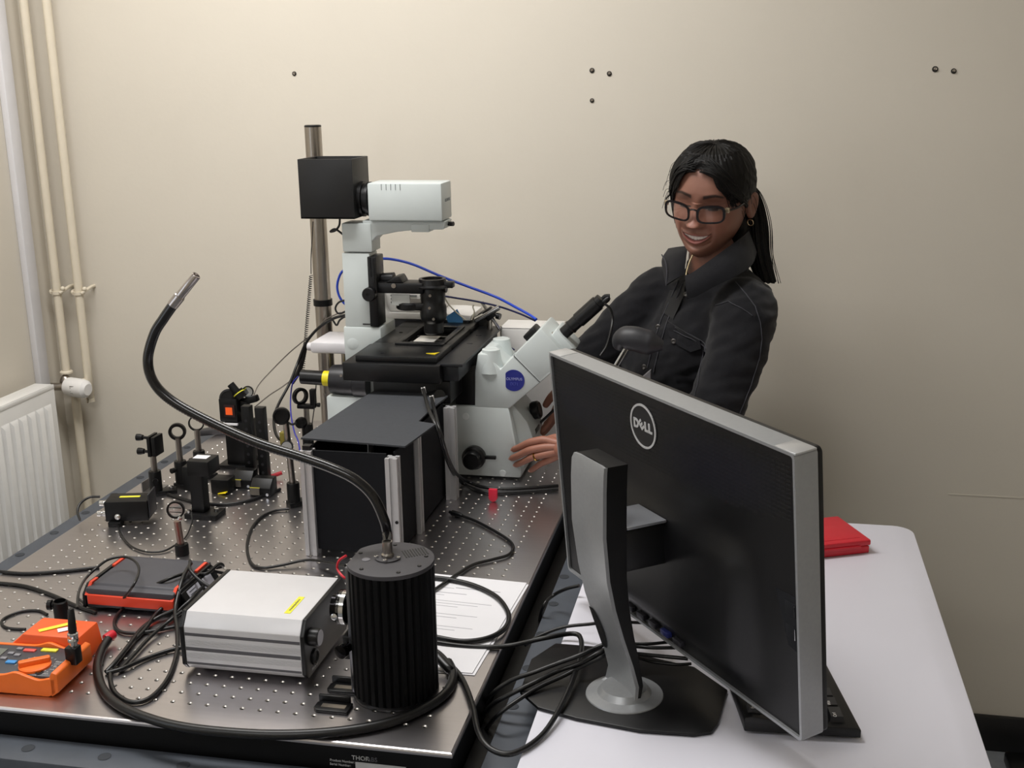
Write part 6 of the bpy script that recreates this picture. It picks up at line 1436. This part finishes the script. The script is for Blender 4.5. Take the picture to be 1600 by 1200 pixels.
cable('black cable curling under the lamp house beside the tall post',[(-0.1515,1.08,1.299),(-0.1537,1.08,1.2854),(-0.1629,1.08,1.2744),(-0.1746,1.08,1.2716),(-0.1628,1.08,1.2771),(-0.1434,1.08,1.2637)],.0024)
cable('black camera cable hanging from the eyepiece camera',[(0.4304,0.955,1.153),(0.4418,0.955,1.1431),(0.4469,0.955,1.1241),(0.4464,0.94,1.1042),(0.439,0.93,1.0742),(0.4278,0.92,1.0557)],.0026)
cable('black cable behind the hand beside the microscope front',[(0.3116,1.06,0.9025),(0.2893,1.06,0.8804),(0.2697,1.06,0.861),(0.258,1.02,0.8527)],.0030)
# cables through the monitor stand
GM='cables through the monitor stand'
cable('uppermost black cable going left from the monitor column',[(0.5238,0.2532,0.82),(0.501,0.2635,0.81),(0.4608,0.2666,0.8),(0.4271,0.2518,0.79),(0.4103,0.2303,0.785)],.0026)
cable('upper black cable of the bundle from the monitor column hole',[(0.5372,0.1696,0.83),(0.5239,0.1639,0.825),(0.5025,0.1474,0.82),(0.4747,0.1396,0.81),(0.4441,0.1277,0.8),(0.4107,0.1246,0.785),(0.382,0.1225,0.76),(0.3513,0.1575,0.7),(0.3341,0.1925,0.62)],.0032)
cable('middle black cable of the bundle from the monitor column hole',[(0.5408,0.1552,0.83),(0.5272,0.1592,0.82),(0.5029,0.1446,0.81),(0.4751,0.1368,0.8),(0.4475,0.1093,0.795),(0.4149,0.0961,0.78),(0.3859,0.1012,0.755),(0.3591,0.1249,0.7),(0.3428,0.1607,0.62)],.0034)
cable('lower black cable of the bundle from the monitor column hole',[(0.5412,0.152,0.825),(0.5302,0.1564,0.815),(0.5069,0.1475,0.805),(0.4833,0.1296,0.797),(0.4568,0.106,0.792),(0.433,0.0803,0.785),(0.4041,0.0639,0.765),(0.3717,0.1106,0.7),(0.352,0.1461,0.62)],.0030)
cable('black cable right of the column, topmost over the desk',[(0.5388,0.2434,0.83),(0.56,0.2595,0.82),(0.5783,0.2606,0.82)],.0024)
cable('second black cable right of the column over the desk',[(0.5482,0.1659,0.83),(0.5673,0.1928,0.82),(0.5933,0.1974,0.82),(0.619,0.2076,0.82)],.0024)
cable('third black cable right of the column over the desk',[(0.5487,0.1622,0.83),(0.5724,0.186,0.82),(0.5987,0.1868,0.82),(0.6289,0.1922,0.82)],.0026)
cable('fourth black cable right of the column over the desk',[(0.5509,0.144,0.83),(0.5736,0.1752,0.815),(0.6079,0.1835,0.81),(0.6471,0.183,0.81)],.0028)
cable('lowest black cable right of the column over the desk',[(0.5491,0.1593,0.82),(0.5736,0.1756,0.81),(0.5992,0.1844,0.8),(0.63,0.1825,0.8),(0.6513,0.1881,0.8)],.0022)
cable('black cable hanging in the gap between the optical table and the desk',[(0.4622,0.4144,0.8),(0.4406,0.4207,0.79),(0.417,0.4361,0.77),(0.4061,0.4087,0.765),(0.3934,0.43,0.72),(0.3741,0.5052,0.64)],.0028)
cable('black cable on the table running from the camera block to the angle blocks',[(-0.4247,0.7458,0.783),(-0.3566,0.7158,0.783),(-0.2916,0.7083,0.783),(-0.2492,0.7334,0.783),(-0.2263,0.7743,0.783),(-0.2104,0.8113,0.783)],.0030)
